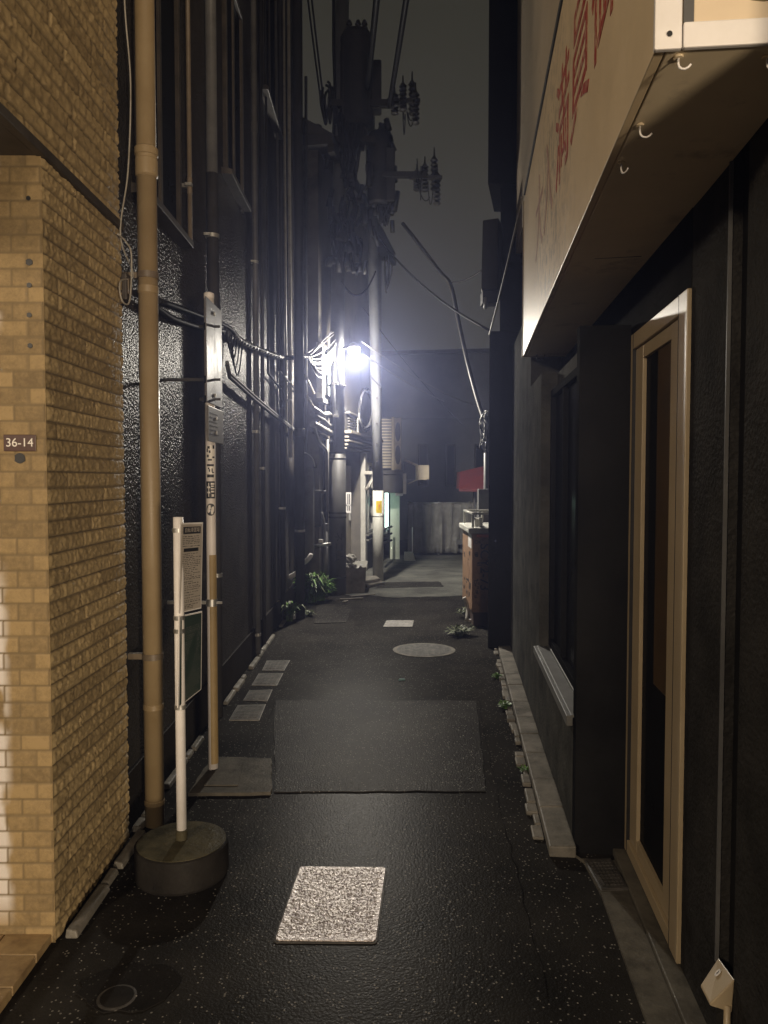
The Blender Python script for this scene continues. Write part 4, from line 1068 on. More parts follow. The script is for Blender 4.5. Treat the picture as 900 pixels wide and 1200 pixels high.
wo = mb.build("window", M['aluminium'], hs, bev=.004)
mb = MB(); hbox(mb, wa + .1, wb - .05, -.01, .02, wz0 + .06, wz1 - .04); mb.build("pane", M['win_glass'], wo)
mb = MB(); hbox(mb, wa - .1, wb + .5, .0, .09, wz0 - .06, wz0 - .004); mb.build("sill", M['house_grey'], wo, bev=.004)
# stepped mouldings over the doorway
for i, (z, h, o_, ya, yb) in enumerate(((2.18, .045, .15, 11.0, 14.0), (2.11, .03, .11, 11.0, 13.6), (2.055, .03, .12, 11.0, 12.95), (2.0, .03, .10, 11.0, 12.8), (1.95, .028, .08, 11.0, 12.7))):
    mb = MB(); hbox(mb, ya, yb, .001, o_, z - h / 2, z + h / 2); mb.build("moulding", M['house_wall'], hs, bev=.008)
# door surround and half-open beige door leaf
mb = MB(); hbox(mb, 12.40, 12.56, .001, .08, 0, 1.93); mb.build("door_post", M['aluminium'], hs, bev=.004)
mb = MB(); hbox(mb, 11.45, 12.398, -.2, -.15, .05, 1.72); do = mb.build("door", M['house_wall'], hs, bev=.004)
mb = MB(); hbox(mb, 12.2, 12.26, -.148, -.12, .85, 1.0); mb.build("handle", M['steel'], do)
# louvre vent
mb = MB(); za = 2.22
for k in range(6): hbox(mb, hy(406), hy(415), .02, .05, za + .012 + k * .04, za + .03 + k * .04)
vo_ = mb.build("louvre_vent", M['house_grey'], hs)
mb = MB(); hbox(mb, hy(415), hy(416.5), .001, .07, za, za + .27); hbox(mb, hy(404.5), hy(415) - .002, .001, .07, za + .25, za + .275); mb.build("frame", M['aluminium'], vo_)
# lower window with ledge right of the doorway
z0_, z1_ = .62, 1.78; ya, yb = 12.7, 13.9
mb = MB()
for a, b, c, d in ((ya, yb, z0_, z0_ + .05), (ya, yb, z1_ - .05, z1_), (ya, ya + .1, z0_ + .052, z1_ - .052), (yb - .06, yb, z0_ + .052, z1_ - .052), (13.25, 13.3, z0_ + .052, z1_ - .052)):
    hbox(mb, a, b, .001, .07, c, d)
wo = mb.build("window", M['aluminium'], hs, bev=.004)
mb = MB(); hbox(mb, ya + .09, yb - .05, .0005, .02, z0_ + .05, z1_ - .05); mb.build("pane", M['win_glass'], wo)
mb = MB()
for z in (.60, .52): hbox(mb, 12.45, 14.3, .002, .13, z - .02, z + .012)
mb.build("ledge", M['house_grey'], hs, bev=.006)
mb = MB(); hbox(mb, 12.58, 14.35, .001, .05, 0, .48); mb.build("base_course", M['house_dark'], hs)
# small fittings on the house
c = Vector((XH(11.3) + .04, 11.3, 1.15))
q0, q1 = P(405.5, 601, 10.9), P(411.5, 577, 10.9)
t = thing("vent_cover", "little white slotted vent cover right of the lamp pole", "vent", q0)
mb = MB()
for x0_, x1_, za_, zb_ in ((q0.x, q1.x, q0.z, q0.z + .03), (q0.x, q1.x, q1.z - .02, q1.z), (q0.x, q0.x + .02, q0.z + .03, q1.z - .02), (q1.x - .015, q1.x, q0.z + .03, q1.z - .02), (q0.x + .034, q0.x + .044, q0.z + .03, q1.z - .02), (q0.x, q1.x, q0.z + .1, q0.z + .12)):
    mb.box(x0_, x1_, 10.88, 10.91, za_, zb_)
mb.build("grille", M['white'], t)
MB().box(q0.x + .001, q1.x - .001, 10.905, 11.05, q0.z + .001, q1.z - .001).build("box", M['black'], t)
def hp(px, py, o=.05):                          # a point just off the house wall
    d = ray(px, py); n_ = Vector((1, -.167, 0)); p0 = Vector((XH(11) + o, 11, 0)); c0 = Vector((0, 0, H0))
    return c0 + d * ((p0 - c0).dot(n_) / d.dot(n_))
# tangle of ducts and pipes under the upper window
rr = random.Random(12)
mp = [M['house_pipe'], M['grey_pipe'], M['house_pipe'], M['dark_pipe']]
labs = ["pale duct pipe under the house window, topmost of the tangle", "grey duct pipe in the tangle under the house window, second from top", "white bent duct pipe in the tangle under the house window", "dark pipe at the bottom of the tangle under the house window"]
for i in range(4):
    y0_ = 481 + i * 9
    pts = [hp(366, y0_ - 3 + rr.uniform(-2, 2), .1), hp(373, y0_ + rr.uniform(-2, 3), .14), hp(379, y0_ + 4 + rr.uniform(-3, 3), .14), hp(385, y0_ + 5 + rr.uniform(-2, 5), .12), hp(389, y0_ + 8, .1)]
    tag(MB().tube(curve_pts(pts, 6), .03 + .012 * (i == 2), 8).build("duct_pipe", mp[i], loc=pts[0]), labs[i], "pipe")
pipe("conduit", "pale bent conduit dropping from the house window to the meter hood", "pipe", curve_pts([hp(368, 500, .2), hp(374, 518, .2), hp(382, 528, .2), hp(383, 545, .2), hp(384, 600, .2)], 6), .018, M['house_pipe'])
pipe("conduit", "straight white pipe with elbow left of the lamp pole foot", "pipe", [hp(383.5, 515, .16), hp(383.5, 575, .16), hp(378, 577, .16)], .022, M['house_pipe'])
pipe("conduit", "thin pale slanting conduit near house edge, upper one", "pipe", [hp(358, 440, .1), hp(368, 461, .1)], .012, M['pale_pipe'])
pipe("conduit", "thin pale slanting conduit near house edge, lower one", "pipe", [hp(360, 464, .1), hp(370, 482, .1)], .012, M['pale_pipe'])
# side alcove wall, meter hood and dark tank
t = thing("alcove_wall", "dark recessed wall stub between stucco building and beige house", "wall", (-1.1, 9.9, 0))
MB().box(-3, -.97, 9.85, 10.1, 0, 5.5).build("panel", M['house_grey'], t)
MB().box(-1.06, -1.02, 9.80, 9.849, .3, 3.2).build("corner_post", M['pale_pipe'], t)
q0, q1 = P(356, 548, 9.5), P(369, 531, 9.5)
t = thing("meter_hood", "dark rounded meter hood at the house edge above the weeds", "meter", (q0 + q1) / 2)
mb = MB(); pts = []
for k in range(9):
    a = k / 8 * PI / 2
    pts.append(Vector((q0.x + (q1.x - q0.x) * math.sin(a), 9.5, q0.z + (q1.z - q0.z) * math.cos(a))))
mb.prism([Vector((q0.x, 9.5, q0.z))] + pts, (0, .25, 0)); mb.build("hood", M['dark_pipe'], t)
MB().tube([p + Vector((0, -.004, .004)) for p in pts], .008, 6).build("rim", M['aluminium'], t)
MB().box(q0.x, q1.x - .02, 9.52, 9.74, .55, q0.z - .002).build("casing", M['house_grey'], t, bev=.01)
q0, q1 = P(366, 606, 9.7), P(377, 574, 9.7)
t = thing("gas_meter", "black gas meter on grey pipes between hood and lamp pole", "meter", q0)
MB().box(q0.x, q1.x, 9.62, 9.78, q0.z - .12, q1.z).build("body", M['black'], t, bev=.02)
for px in (368.5, 380):
    MB().tube(curve_pts([P(px, 640, 9.68), P(px, 615, 9.68), P((px + 373) / 2, 600, 9.68)], 5), .018, 8).build("pipe", M['grey_pipe'], t)
MB().tube([P(368, 640, 9.6), P(388, 637, 9.6)], .02, 8).build("valve_pipe", M['steel'], t)
MB().lathe(P(376, 634, 9.58), [(.03, -.02), (.03, .02)], 12).build("valve", M['white'], t)
pipe("standpipe", "grey standpipe with white cap between weeds and lamp pole", "pipe", [G(381.5, 700), Vector((G(381.5, 700).x, G(381.5, 700).y, P(381, 622, 9.7).z))], .033, M['grey_pipe'], (.9,))
# wheel-like white fittings low at the end of the stucco wall
for i, (px, py, lab) in enumerate(((358, 658, "white pipe elbow on alcove wall above the weeds, higher one"), (347, 672, "white pipe elbow on the stucco wall corner, lower one"))):
    c = P(px, py, 9.3 - .5 * i)
    tag(MB().tube(curve_pts([c + Vector((-.08, .05, -.05)), c, c + Vector((.05, -.02, .05)), c + Vector((.06, .05, .07))], 6), .03, 8).build("pipe_elbow", M['white'], loc=c), lab, "pipe")

# ------------------------------------------------------------------ poles
p1 = Vector((G(395.5, 697).x, 10.0, 0))
t = thing("utility_pole", "thick grey utility pole carrying the lit lamp and a transformer", "pole", p1)
zs = P(395, 530, 10).z
MB().tube([p1, p1 + Vector((0, 0, zs))], .112, 24).build("sleeve", M['pole_wrap'], t)
tp = P(402, -60, 10.0)
MB().tube([p1 + Vector((0, 0, zs - .01)), p1 + Vector((.0, 0, 3.1)), Vector((tp.x, 10, tp.z))], .098, 24, r2=.085).build("shaft", M['concrete_pole'], t)
for py in (601, 606, 676, 531, 538, 452): 
    z = P(395, py, 10).z
    MB().lathe(p1 + Vector((0, 0, z)), [(.112, -.012), (.116, -.012), (.116, .012), (.112, .012)], 24).build("band", M['dark_pipe'], t)
text("scrawl", "ネコム", .13, M['ink'], t, p1 + Vector((.02, -.118, P(395, 640, 10).z)), (0, 0, -1), (1, 0, 0), .002)
rr = random.Random(8)
MB().tube([p1 + Vector((-.15, -.02, 0)), p1 + Vector((-.15, -.02, 3.3))], .03, 10).build("cable_guard", M['dark_pipe'], t)
MB().tube([p1 + Vector((-.03, -.125, zs)), p1 + Vector((-.03, -.125, 3.25))], .014, 8).build("ground_wire", M['cable_pale'], t)
for py in (424, 450, 488): 
    z = P(391, py, 9.9).z
    MB().box(p1.x - .05, p1.x + .02, p1.y - .15, p1.y - .1, z - .012, z + .012).build("clip", M['white'], t)
# transformer and arms at the top
tx = P(418, 100, 9.9)
tr = MB().lathe((tx.x, 9.9, P(418, 150, 9.9).z), [(.17, 0), (.2, .03), (.2, 1.05), (.205, 1.06), (.205, 1.1), (.17, 1.16), (.05, 1.2)], 24).build("transformer", M['dark_pipe'], t)
for k in range(10):
    a = k * PI / 5
    MB().box(tx.x + .2 * math.cos(a) - .01, tx.x + .2 * math.cos(a) + .01, 9.9 + .2 * math.sin(a) - .01, 9.9 + .2 * math.sin(a) + .01, P(418, 140, 9.9).z, P(418, 60, 9.9).z).build("fin", M['dark_pipe'], tr)
for dx in (-.09, .02, .1): MB().lathe((tx.x + dx, 9.85, P(418, 38, 9.9).z), [(.03, 0), (.045, .02), (.025, .05), (.04, .07), (.02, .12)], 10).build("bushing", M['house_dark'], tr)
q0, q1 = P(430, 132, 9.95), P(447, 74, 9.95)
MB().box(q0.x, q1.x, 9.85, 10.05, q0.z, q1.z).build("switch_box", M['dark_pipe'], t, bev=.02)
MB().box(P(385, 140, 10).x, P(462, 140, 10).x, 9.82, 9.9, P(400, 128, 10).z - .04, P(400, 128, 10).z + .04).build("crossarm", M['dark_pipe'], t)
MB().box(P(388, 170, 10).x, P(440, 170, 10).x, 9.82, 9.9, P(400, 170, 10).z - .04, P(400, 170, 10).z + .04).build("crossarm", M['dark_pipe'], t)
def cutout(parent, px, py, Y, s, seed):         # insulator and fuse cluster on an arm end
    rr = random.Random(seed)
    c = P(px, py, Y)
    m_ = MB()
    for dx, dz, h in ((.0, .0, .34), (.12, .06, .42), (-.1, -.02, .26), (.16, -.12, .4)):
        b = c + Vector((dx * s, rr.uniform(-.1, .1), dz * s - h * s / 2))
        prof = []
        for k in range(7):
            prof += [(.026 * s, h * s * k / 7), (.052 * s, h * s * (k + .35) / 7)]
        prof.append((.012 * s, h * s * 1.05)); prof.append((.008 * s, h * s * 1.3))
        m_.lathe(b, prof, 10)
    m_.box(c.x - .2 * s, c.x + .22 * s, Y - .03, Y + .03, c.z - .02, c.z + .02)
    o_ = m_.build("insulator", M['house_dark'], parent)
    for k in range(4):
        a = c + Vector((rr.uniform(-.15, .2) * s, rr.uniform(-.08, .08), rr.uniform(-.1, .25) * s)); b = c + Vector((rr.uniform(-.1, .2) * s, rr.uniform(-.08, .08), rr.uniform(-.25, .1) * s))
        MB().tube(sag(a, b, rr.uniform(.1, .28) * s, 10), .007, 5).build("jumper", M['cable'], o_)
cutout(t, 472, 118, 9.9, 1.0, 1)
MB().tube([P(455, 122, 9.9), P(475, 122, 9.9)], .03, 8).build("arm", M['dark_pipe'], t)
def loops(parent, px, py, w_, h_, n, Y, seed, r=.011, mat=None):
    rr = random.Random(seed)
    for i in range(n):
        cx, cy = px + rr.uniform(-w_, w_) * .35, py + rr.uniform(-h_, h_) * .2
        a, b = w_ * rr.uniform(.35, 1), h_ * rr.uniform(.5, 1); ph = rr.uniform(0, .6)
        pts = [P(cx + a * math.sin(k * 2 * PI / 16 + ph) * (.6 + .4 * math.cos(k * PI / 8)), cy - b * math.cos(k * 2 * PI / 16), Y + rr.uniform(-.04, .04)) for k in range(15)]
        MB().tube(pts, r, 5).build("cable_loop", mat or M['cable'], parent)
loops(t, 384, 120, 9, 30, 6, 9.85, 1, .016)
loops(t, 412, 160, 16, 40, 10, 9.8, 11, .02)
loops(t, 398, 275, 14, 30, 10, 9.85, 12, .016)
loops(t, 410, 195, 16, 32, 9, 9.85, 2)
loops(t, 405, 250, 14, 26, 9, 9.85, 3)
loops(t, 420, 300, 8, 24, 4, 9.85, 4)
rr = random.Random(21)
for i in range(60):                             # clamps and closures clustered on the pole
    px, py = rr.gauss(406, 14), rr.uniform(120, 310)
    a = P(px, py, 9.86); l_ = rr.uniform(.08, .3)
    MB().tube([a, a + Vector((rr.uniform(-.08, .08), rr.uniform(-.05, .05), -l_))], rr.uniform(.02, .05), 8).build("closure", M['black'], t)
for px, top in ((391, -40),):
    MB().tube([P(391, top, 9.9), P(391, 60, 9.9), P(392.5, 100, 9.9), P(391, 160, 9.9)], .02, 6).build("riser_cable", M['cable'], t)

p2 = Vector((G(443, 682).x, 11.25, 0))
t2 = thing("utility_pole", "slender pole with a white lower sleeve and a yellow sticker", "pole", p2)
zs2 = P(442, 575, 11.25).z
MB().tube([p2, p2 + Vector((0, 0, zs2))], .079, 24).build("sleeve", M['white_wrap'], t2)
e2 = P(433, 120, 11.25)
MB().tube([p2 + Vector((0, 0, zs2 - .005)), Vector((e2.x, 11.25, e2.z))], .075, 24, r2=.07).build("shaft", M['concrete_pole'], t2)
z = P(443, 605, 11.25).z
MB().lathe(p2 + Vector((0, 0, z)), [(.079, -.006), (.081, -.006), (.081, .006), (.079, .006)], 24).build("band", M['steel'], t2)
for py in (496, 520, 540, 466):
    c = P(441, py, 11.17)
    MB().tube([c + Vector((0, .03, 0)), c + Vector((.012, -.03, -.01))], .012, 6).build("step_bolt", M['dark_pipe'], t2)
z1_, z0_ = P(443, 587, 11.17).z, P(443, 601, 11.17).z
mb = MB()
for k in range(8):
    a0, a1 = -PI / 2 - .35 + 1.1 * k / 8, -PI / 2 - .35 + 1.1 * (k + 1) / 8
    mb.add([(p2.x + .081 * math.cos(a), p2.y + .081 * math.sin(a), zz) for a, zz in ((a0, z0_), (a1, z0_), (a1, z1_), (a0, z1_))], [(0, 1, 2, 3)], True)
stk = mb.build("sticker", M['yellow'], t2, fix=False)
text("sticker_mark", "?", .1, M['orange'], stk, p2 + Vector((0.015, -.084, (z0_ + z1_) / 2)), (1, .1, 0), (0, 0, 1), .001)
MB().box(p2.x + .06, p2.x + .085, p2.y - .07, p2.y - .03, z0_ - .02, z1_ + .03).build("tag_plate", M['aluminium'], t2)
cutout(t2, 498, 208, 11.0, 1.1, 5)
MB().box(P(432, 205, 11).x, P(500, 205, 11).x, 10.96, 11.04, P(460, 205, 11).z - .035, P(460, 205, 11).z + .035).build("crossarm", M['dark_pipe'], t2)
q = P(447, 220, 11.1)
MB().lathe((q.x - .04, 11.1, P(447, 240, 11.1).z), [(.13, 0), (.15, .03), (.15, .95), (.12, 1.0)], 18).build("transformer", M['dark_pipe'], t2)
MB().box(P(452, 0, 11.05).x, P(463, 0, 11.05).x, 11.0, 11.12, P(455, 235, 11).z, P(455, 172, 11).z).build("switch_box", M['dark_pipe'], t2, bev=.015)
loops(t2, 446, 180, 14, 30, 8, 11.1, 13, .018)
loops(t2, 450, 230, 13, 24, 8, 11.1, 14, .016)
loops(t2, 452, 245, 9, 26, 6, 11.1, 7)
loops(t2, 454, 320, 7, 22, 4, 11.1, 8)
loops(t2, 436, 200, 8, 26, 4, 11.1, 9)
rr = random.Random(31)
for i in range(44):
    px, py = rr.gauss(447, 9), rr.uniform(140, 270)
    a = P(px, py, 11.1); l_ = rr.uniform(.08, .28)
    MB().tube([a, a + Vector((rr.uniform(-.08, .08), rr.uniform(-.05, .05), -l_))], rr.uniform(.02, .045), 8).build("closure", M['black'], t2)

# the lit lamp on the pole
t = thing("street_lamp", "small lit lamp on a short arm glowing white beside the utility pole", "lamp", LAMP)
MB().tube([p1 + Vector((.06, -.06, LAMP.z + .02)), LAMP + Vector((-.04, .06, .05)), LAMP + Vector((0, .03, .07))], .016, 8).build("arm", M['dark_pipe'], t)
MB().lathe(LAMP, [(.072, .035), (.074, .05), (.05, .085), (.02, .1)], 20).build("housing", M['aluminium'], t)
MB().lathe(LAMP, [(.02, -.055), (.055, -.04), (.068, -.005), (.07, .03), (.05, .034)], 20).build("glass", M['lamp_glass'], t)

# overhead cables
def cable(name, label, a, b, s, r, mat=None, group=None, n=16):
    return tag(MB().tube(sag(a, b, s, n), r, 6).build(name, mat or M['cable'], loc=a), label, "cable", group)
cable("power_cable", "thick cable from the transformer rising out of the picture top", P(430, 105, 9.8), P(447, -60, 7.5), .05, .035)
cable("power_cable", "thick cable from the upper insulators rising out of the picture top", P(456, 125, 9.8), P(485, -60, 6.8), .03, .03)
q = [P(472, 262, 10.9), P(490, 285, 10.6), P(515, 318, 10.2), P(528, 334, 10.0), P(537, 375, 9.8), P(548, 425, 9.6), P(560, 470, 9.4), P(570, 500, 9.2)]
tag(MB().tube(curve_pts(q, 6), .026, 8).build("power_cable", M['dark_pipe'], loc=q[0]), "thick kinked cable dropping from the poles to the grey standpipe", "cable")
cable("power_cable", "thinner slack cable crossing to the black building above the kinked cable", P(446, 282, 10.9), P(573.5, 387, 7.6), .12, .012)
cable("power_cable", "short cable from the bend of the kinked cable to the wall unit", P(530, 331, 10.0), P(566, 316, 7.0), .03, .009)
cable("power_cable", "thin wire leaving the lamp towards the far wall, upper of two", P(424, 400, 9.8), P(560, 476, 16.5), .1, .007, M['cable_pale'])
cable("power_cable", "thin wire leaving the lamp towards the far wall, lower of two", P(425, 414, 9.8), P(520, 470, 16), .05, .007, M['cable_pale'])
cable("power_cable", "thin wire sloping down past the white sleeved pole", P(425, 360, 11.4), P(545, 500, 17.5), .1, .006)
cable("power_cable", "long thin wire at the stucco roof edge, left of two", P(360, -50, 9.9), P(382, 140, 10.0), .05, .012)
cable("power_cable", "long thin wire at the stucco roof edge, right of two", P(355, -50, 9.9), P(378, 132, 10.0), .05, .012)
cable("power_cable", "slack thin cable between left pole and slender pole below the coils", P(400, 330, 9.9), P(440, 318, 11.1), .25, .012)
cable("power_cable", "dark strap cable crossing the slender pole below the lamp", P(434, 441, 11.15), P(447, 455, 11.15), .0, .012)
t = thing("cable_coil", "coil of dark cable hung on the house wall left of the slender pole", "cable", hp(428, 480, .2))
for i in range(6):
    rr = random.Random(50 + i)
    pts = [hp(429 + (6 + rr.uniform(0, 3)) * math.cos(k * PI / 8), 480 + (20 + rr.uniform(0, 6)) * math.sin(k * PI / 8), .15 + rr.uniform(0, .06)) for k in range(17)]
    MB().tube(pts, .016, 6).build("loop", M['cable'] if i % 3 else M['cable_pale'], t)

# ------------------------------------------------------------------ by the poles: block, bag, weeds
c0 = G(403, 697); c1 = G(428, 690)
t = thing("concrete_block", "squat concrete block with torn cover at the foot of utility pole", "block", (c0.x + .14, 10.15, 0))
MB().hexa([(c0.x + .02, 10.0, 0), (c0.x + .27, 10.1, 0), (c0.x + .27, 10.45, 0), (c0.x + .02, 10.4, 0), (c0.x + .02, 10.0, .35), (c0.x + .28, 10.1, .37), (c0.x + .28, 10.45, .37), (c0.x + .02, 10.4, .35)]).build("block", M['concrete'], t, bev=.012)
rr = random.Random(6)
mb = MB(); nn = 14
vs = [(c0.x + .0 + .3 * i / nn, 9.985 + .48 * j / nn + .1 * i / nn, .372 + .018 * rr.random()) for i in range(nn + 1) for j in range(nn + 1)]
vs = [(x, y, z - .05 * (j_ % (nn + 1) == 0) * rr.random()) for j_, (x, y, z) in enumerate(vs)]
mb.add(vs, [(i * (nn + 1) + j, (i + 1) * (nn + 1) + j, (i + 1) * (nn + 1) + j + 1, i * (nn + 1) + j + 1) for i in range(nn) for j in range(nn)], True)
mb.build("torn_cover", M['bag'], t, fix=False)
c = Vector((c0.x + .08, 10.08, .46))
import bmesh
bm = bmesh.new(); bmesh.ops.create_icosphere(bm, subdivisions=3, radius=.075)
mb = MB(); vs = []
for v in bm.verts:
    k = 1 + .28 * (math.sin(v.co.x * 70 + v.co.z * 40) * math.sin(v.co.y * 60) + .4 * rr.random() - .2)
    vs.append(c + Vector((v.co.x * k, v.co.y * k, v.co.z * k * .8)))
mb.add(vs, [[v.index for v in f.verts] for f in bm.faces], False); bm.free()
tag(mb.build("plastic_bag", M['bag'], loc=c), "crumpled white plastic bag on the squat concrete block", "bag")
s0 = G(428, 690)
t = thing("step_slab", "low stack of paving slabs between concrete block and slender pole", "slab", (s0.x + .1, 10.9, 0))
MB().hexa([(s0.x + .02, 10.5, 0), (s0.x + .26, 10.85, 0), (s0.x + .18, 11.2, 0), (s0.x - .1, 11.0, 0), (s0.x + .02, 10.5, .05), (s0.x + .26, 10.85, .05), (s0.x + .18, 11.2, .05), (s0.x - .1, 11.0, .05)]).build("slab", M['concrete_dark'], t, bev=.01)
MB().hexa([(s0.x - .02, 10.6, .052), (s0.x + .2, 10.9, .052), (s0.x + .14, 11.2, .052), (s0.x - .1, 11.05, .052), (s0.x - .02, 10.6, .1), (s0.x + .2, 10.9, .1), (s0.x + .14, 11.2, .1), (s0.x - .1, 11.05, .1)]).build("slab", M['concrete'], t, bev=.01)
for i, (px, py, ln, an, lab) in enumerate(((412, 703, .3, .3, "pale broken stick lying by the utility pole foot, nearer"), (425, 699, .36, .5, "pale broken stick lying before the concrete block, longer"), (405, 706, .12, 1.2, "short pale scrap of wood at the utility pole foot"))):
    c = G(px, py); d = Vector((math.cos(an), math.sin(an), 0)) * ln / 2; n_ = Vector((-d.y, d.x, 0)).normalized() * .022
    tag(MB().prism([c - d - n_, c + d - n_ * .6, c + d + n_ * .7, c - d + n_], (0, 0, .022)).build("stick", M['concrete'], loc=c, bev=.004), lab, "stick")

def weed(name, label, c, rad, h, n, mats, seed, wd=.012):
    rr = random.Random(seed); t = thing(name, label, "plant", c)
    for m_i, mt in enumerate(mats):
        mb = MB()
        for i in range(n // len(mats)):
            a = rr.random() * 2 * PI; r0 = rad * .35 * rr.random(); L_ = h * rr.uniform(.45, 1.1); sp = rad * rr.uniform(.3, 1.1)
            b = Vector((c[0] + r0 * math.cos(a * 3), c[1] + r0 * math.sin(a * 3), c[2]))
            d = Vector((math.cos(a), math.sin(a), 0)); s = Vector((-d.y, d.x, 0)) * wd * rr.uniform(.6, 1.5)
            p0, p1_, p2_, p3 = b, b + d * sp * .3 + Vector((0, 0, L_ * .6)), b + d * sp * .75 + Vector((0, 0, L_ * .95)), b + d * sp * 1.1 + Vector((0, 0, L_ * rr.uniform(.6, .95)))
            mb.add([p0 - s * .2, p0 + s * .2, p1_ + s * .5, p1_ - s * .5, p2_ + s, p2_ - s, p3], [(0, 1, 2, 3), (3, 2, 4, 5), (5, 4, 6)], True)
            for k in range(3):                  # side leaflets
                q = p1_.lerp(p2_, rr.random()); e = Vector((rr.uniform(-1, 1), rr.uniform(-1, 1), rr.uniform(-.2, .6))).normalized() * wd * 4.5
                f = e.cross(Vector((0, 0, 1))).normalized() * wd * 1.1
                mb.add([q, q + e * .5 + f, q + e, q + e * .5 - f], [(0, 1, 2, 3)], True)
        mb.build("leaves", mt, t, fix=False)
    return t
weed("weed", "bushy green weed clump between the thick dark pipe and utility pole", Vector((G(366, 702).x, 9.35, 0)), .22, .34, 260, [M['leaf'], M['leaf_pale']], 1, .014)
weed("weed", "green weed clump spreading beside the lamp pole sleeve", Vector((G(376, 702).x, 9.5, 0)), .17, .26, 160, [M['leaf']], 2, .014)
weed("weed", "spiky weed tuft on the near side of the thick dark pipe", Vector((G(338, 730).x, 8.1, 0)), .15, .2, 90, [M['leaf_pale'], M['leaf']], 3, .009)
weed("weed", "small yellowish weed at the foot of the thick dark pipe", Vector((G(362, 722).x, 8.4, 0)), .08, .06, 40, [M['leaf_pale']], 4, .008)
weed("weed", "pale weed patch in front of the brown cabinet", Vector((G(540, 748).x, 7.35, 0)), .14, .08, 90, [M['leaf_pale']], 5, .009)
weed("weed", "pale weed along the cabinet's alley side", Vector((G(541, 712).x, 8.3, 0)), .12, .12, 60, [M['leaf_pale']], 6, .009)
weed("weed", "dark weed growing from the kerb edge below the shop window", Vector((G(592, 830).x, G(592, 830).y, 0)), .045, .04, 40, [M['leaf']], 7, .007)
weed("weed", "thin weed on the kerb edge at the shop wall's far end", Vector((G(583, 795).x, G(583, 795).y, 0)), .04, .03, 30, [M['leaf']], 8, .006)
weed("weed", "tiny weed by the broken edging stones nearest the tan door", Vector((G(618, 905).x, G(618, 905).y, 0)), .03, .025, 24, [M['leaf']], 9, .005)
q = G(551, 728)
tag(MB().box(q.x - .03, q.x + .12, q.y - .05, q.y - .03, .0, .03).build("stick", M['white'], loc=q, bev=.004), "white strip of board on the ground under the brown cabinet", "stick")
q = G(546, 722); 
tag(MB().tube(curve_pts([P(544, 700, 7.9), P(548, 712, 7.9), P(547, 728, 7.8)], 5), .02, 8).build("hose", M['bag'], loc=q), "pale hose end hanging at the brown cabinet's lower corner", "hose")

# ------------------------------------------------------------------ far end
fb = thing("far_building", "plain dark grey building closing the alley beyond the tarpaulin fence", "building", (1, 19, 0))
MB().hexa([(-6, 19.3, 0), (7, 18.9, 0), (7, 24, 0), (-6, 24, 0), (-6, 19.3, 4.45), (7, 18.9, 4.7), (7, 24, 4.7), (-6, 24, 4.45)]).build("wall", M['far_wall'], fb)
MB().hexa([(-6, 19.2, 4.452), (7, 18.8, 4.702), (7, 24, 4.702), (-6, 24, 4.452), (-6, 19.2, 4.54), (7, 18.8, 4.79), (7, 24, 4.79), (-6, 24, 4.54)]).build("coping", M['eave'], fb)
for px in (490, 522, 556):
    q0, q1 = P(px, 570, 18.95), P(px + 12, 520, 18.95)
    f = MB().box(q0.x, q1.x, 18.95, 19.06, q0.z, q1.z).build("window", M['dark_trim'], fb, bev=.01)
    MB().box(q0.x + .04, q1.x - .04, 18.944, 18.949, q0.z + .04, q1.z - .04).build("pane", M['glass'], f)
MB().box(-6, 7, 18.98, 19.1, 3.0, 3.05).build("string_course", M['far_wall'], fb)
mb = MB(); nn, mm_ = 160, 10; x_0, x_1 = P(478, 650, 15.2).x, P(566, 650, 15.2).x; rr = random.Random(3)
ph = [rr.uniform(0, 6) for _ in range(4)]
def fold(x, v): return .05 * math.sin(x * 9 + ph[0]) + .035 * math.sin(x * 23 + ph[1] + v * 2) + .02 * math.sin(x * 41 + ph[2] - v * 3) + .03 * math.sin(x * 5 + v * 5 + ph[3])
vs = []
for i in range(nn + 1):
    for j in range(mm_ + 1):
        x = x_0 + (x_1 - x_0) * i / nn; v = j / mm_
        vs.append((x + .03 * v * math.sin(i * .3), 15.3 + fold(x, v) * (1 - .5 * v), .03 + (1.0 + .012 * math.sin(x * 12)) * v))
mb.add(vs, [(i * (mm_ + 1) + j, (i + 1) * (mm_ + 1) + j, (i + 1) * (mm_ + 1) + j + 1, i * (mm_ + 1) + j + 1) for i in range(nn) for j in range(mm_)], True)
t = thing("tarpaulin_fence", "grey tarpaulin hung on posts across the far end of the alley", "fence", ((x_0 + x_1) / 2, 15.3, 0))
o = mb.build("tarpaulin", M['hoard'], t, fix=False); so = o.modifiers.new("thick", 'SOLIDIFY'); so.thickness = .008
for px in (480, 514, 550):
    x = P(px, 650, 15.4).x
    MB().tube([(x, 15.42, 0), (x, 15.42, 1.06)], .02, 8).build("post", M['steel'], t)
MB().tube([(x_0, 15.42, 1.03), (x_1, 15.42, 1.03)], .016, 8).build("rail", M['steel'], t)
q0, q1 = P(535, 638, 15.15), P(544, 632, 15.15)
MB().box(q0.x, q1.x, 15.13, 15.17, q0.z, q1.z).build("notice", M['grey_pipe'], t)
# end post with a white foot
c = G(482, 657)
t = thing("marker_post", "thin white rod on a white block in front of the tarpaulin", "post", c)
MB().hexa([c + Vector(v) for v in ((-.14, -.1, 0), (.08, -.1, 0), (.08, .12, 0), (-.14, .12, 0), (-.13, -.08, .16), (.03, -.08, .16), (.03, .1, .16), (-.13, .1, .16))]).build("foot", M['white_wrap'], t, bev=.01)
MB().tube([c + Vector((.02, 0, .15)), c + Vector((.02, 0, .62))], .01, 8).build("rod", M['white'], t)

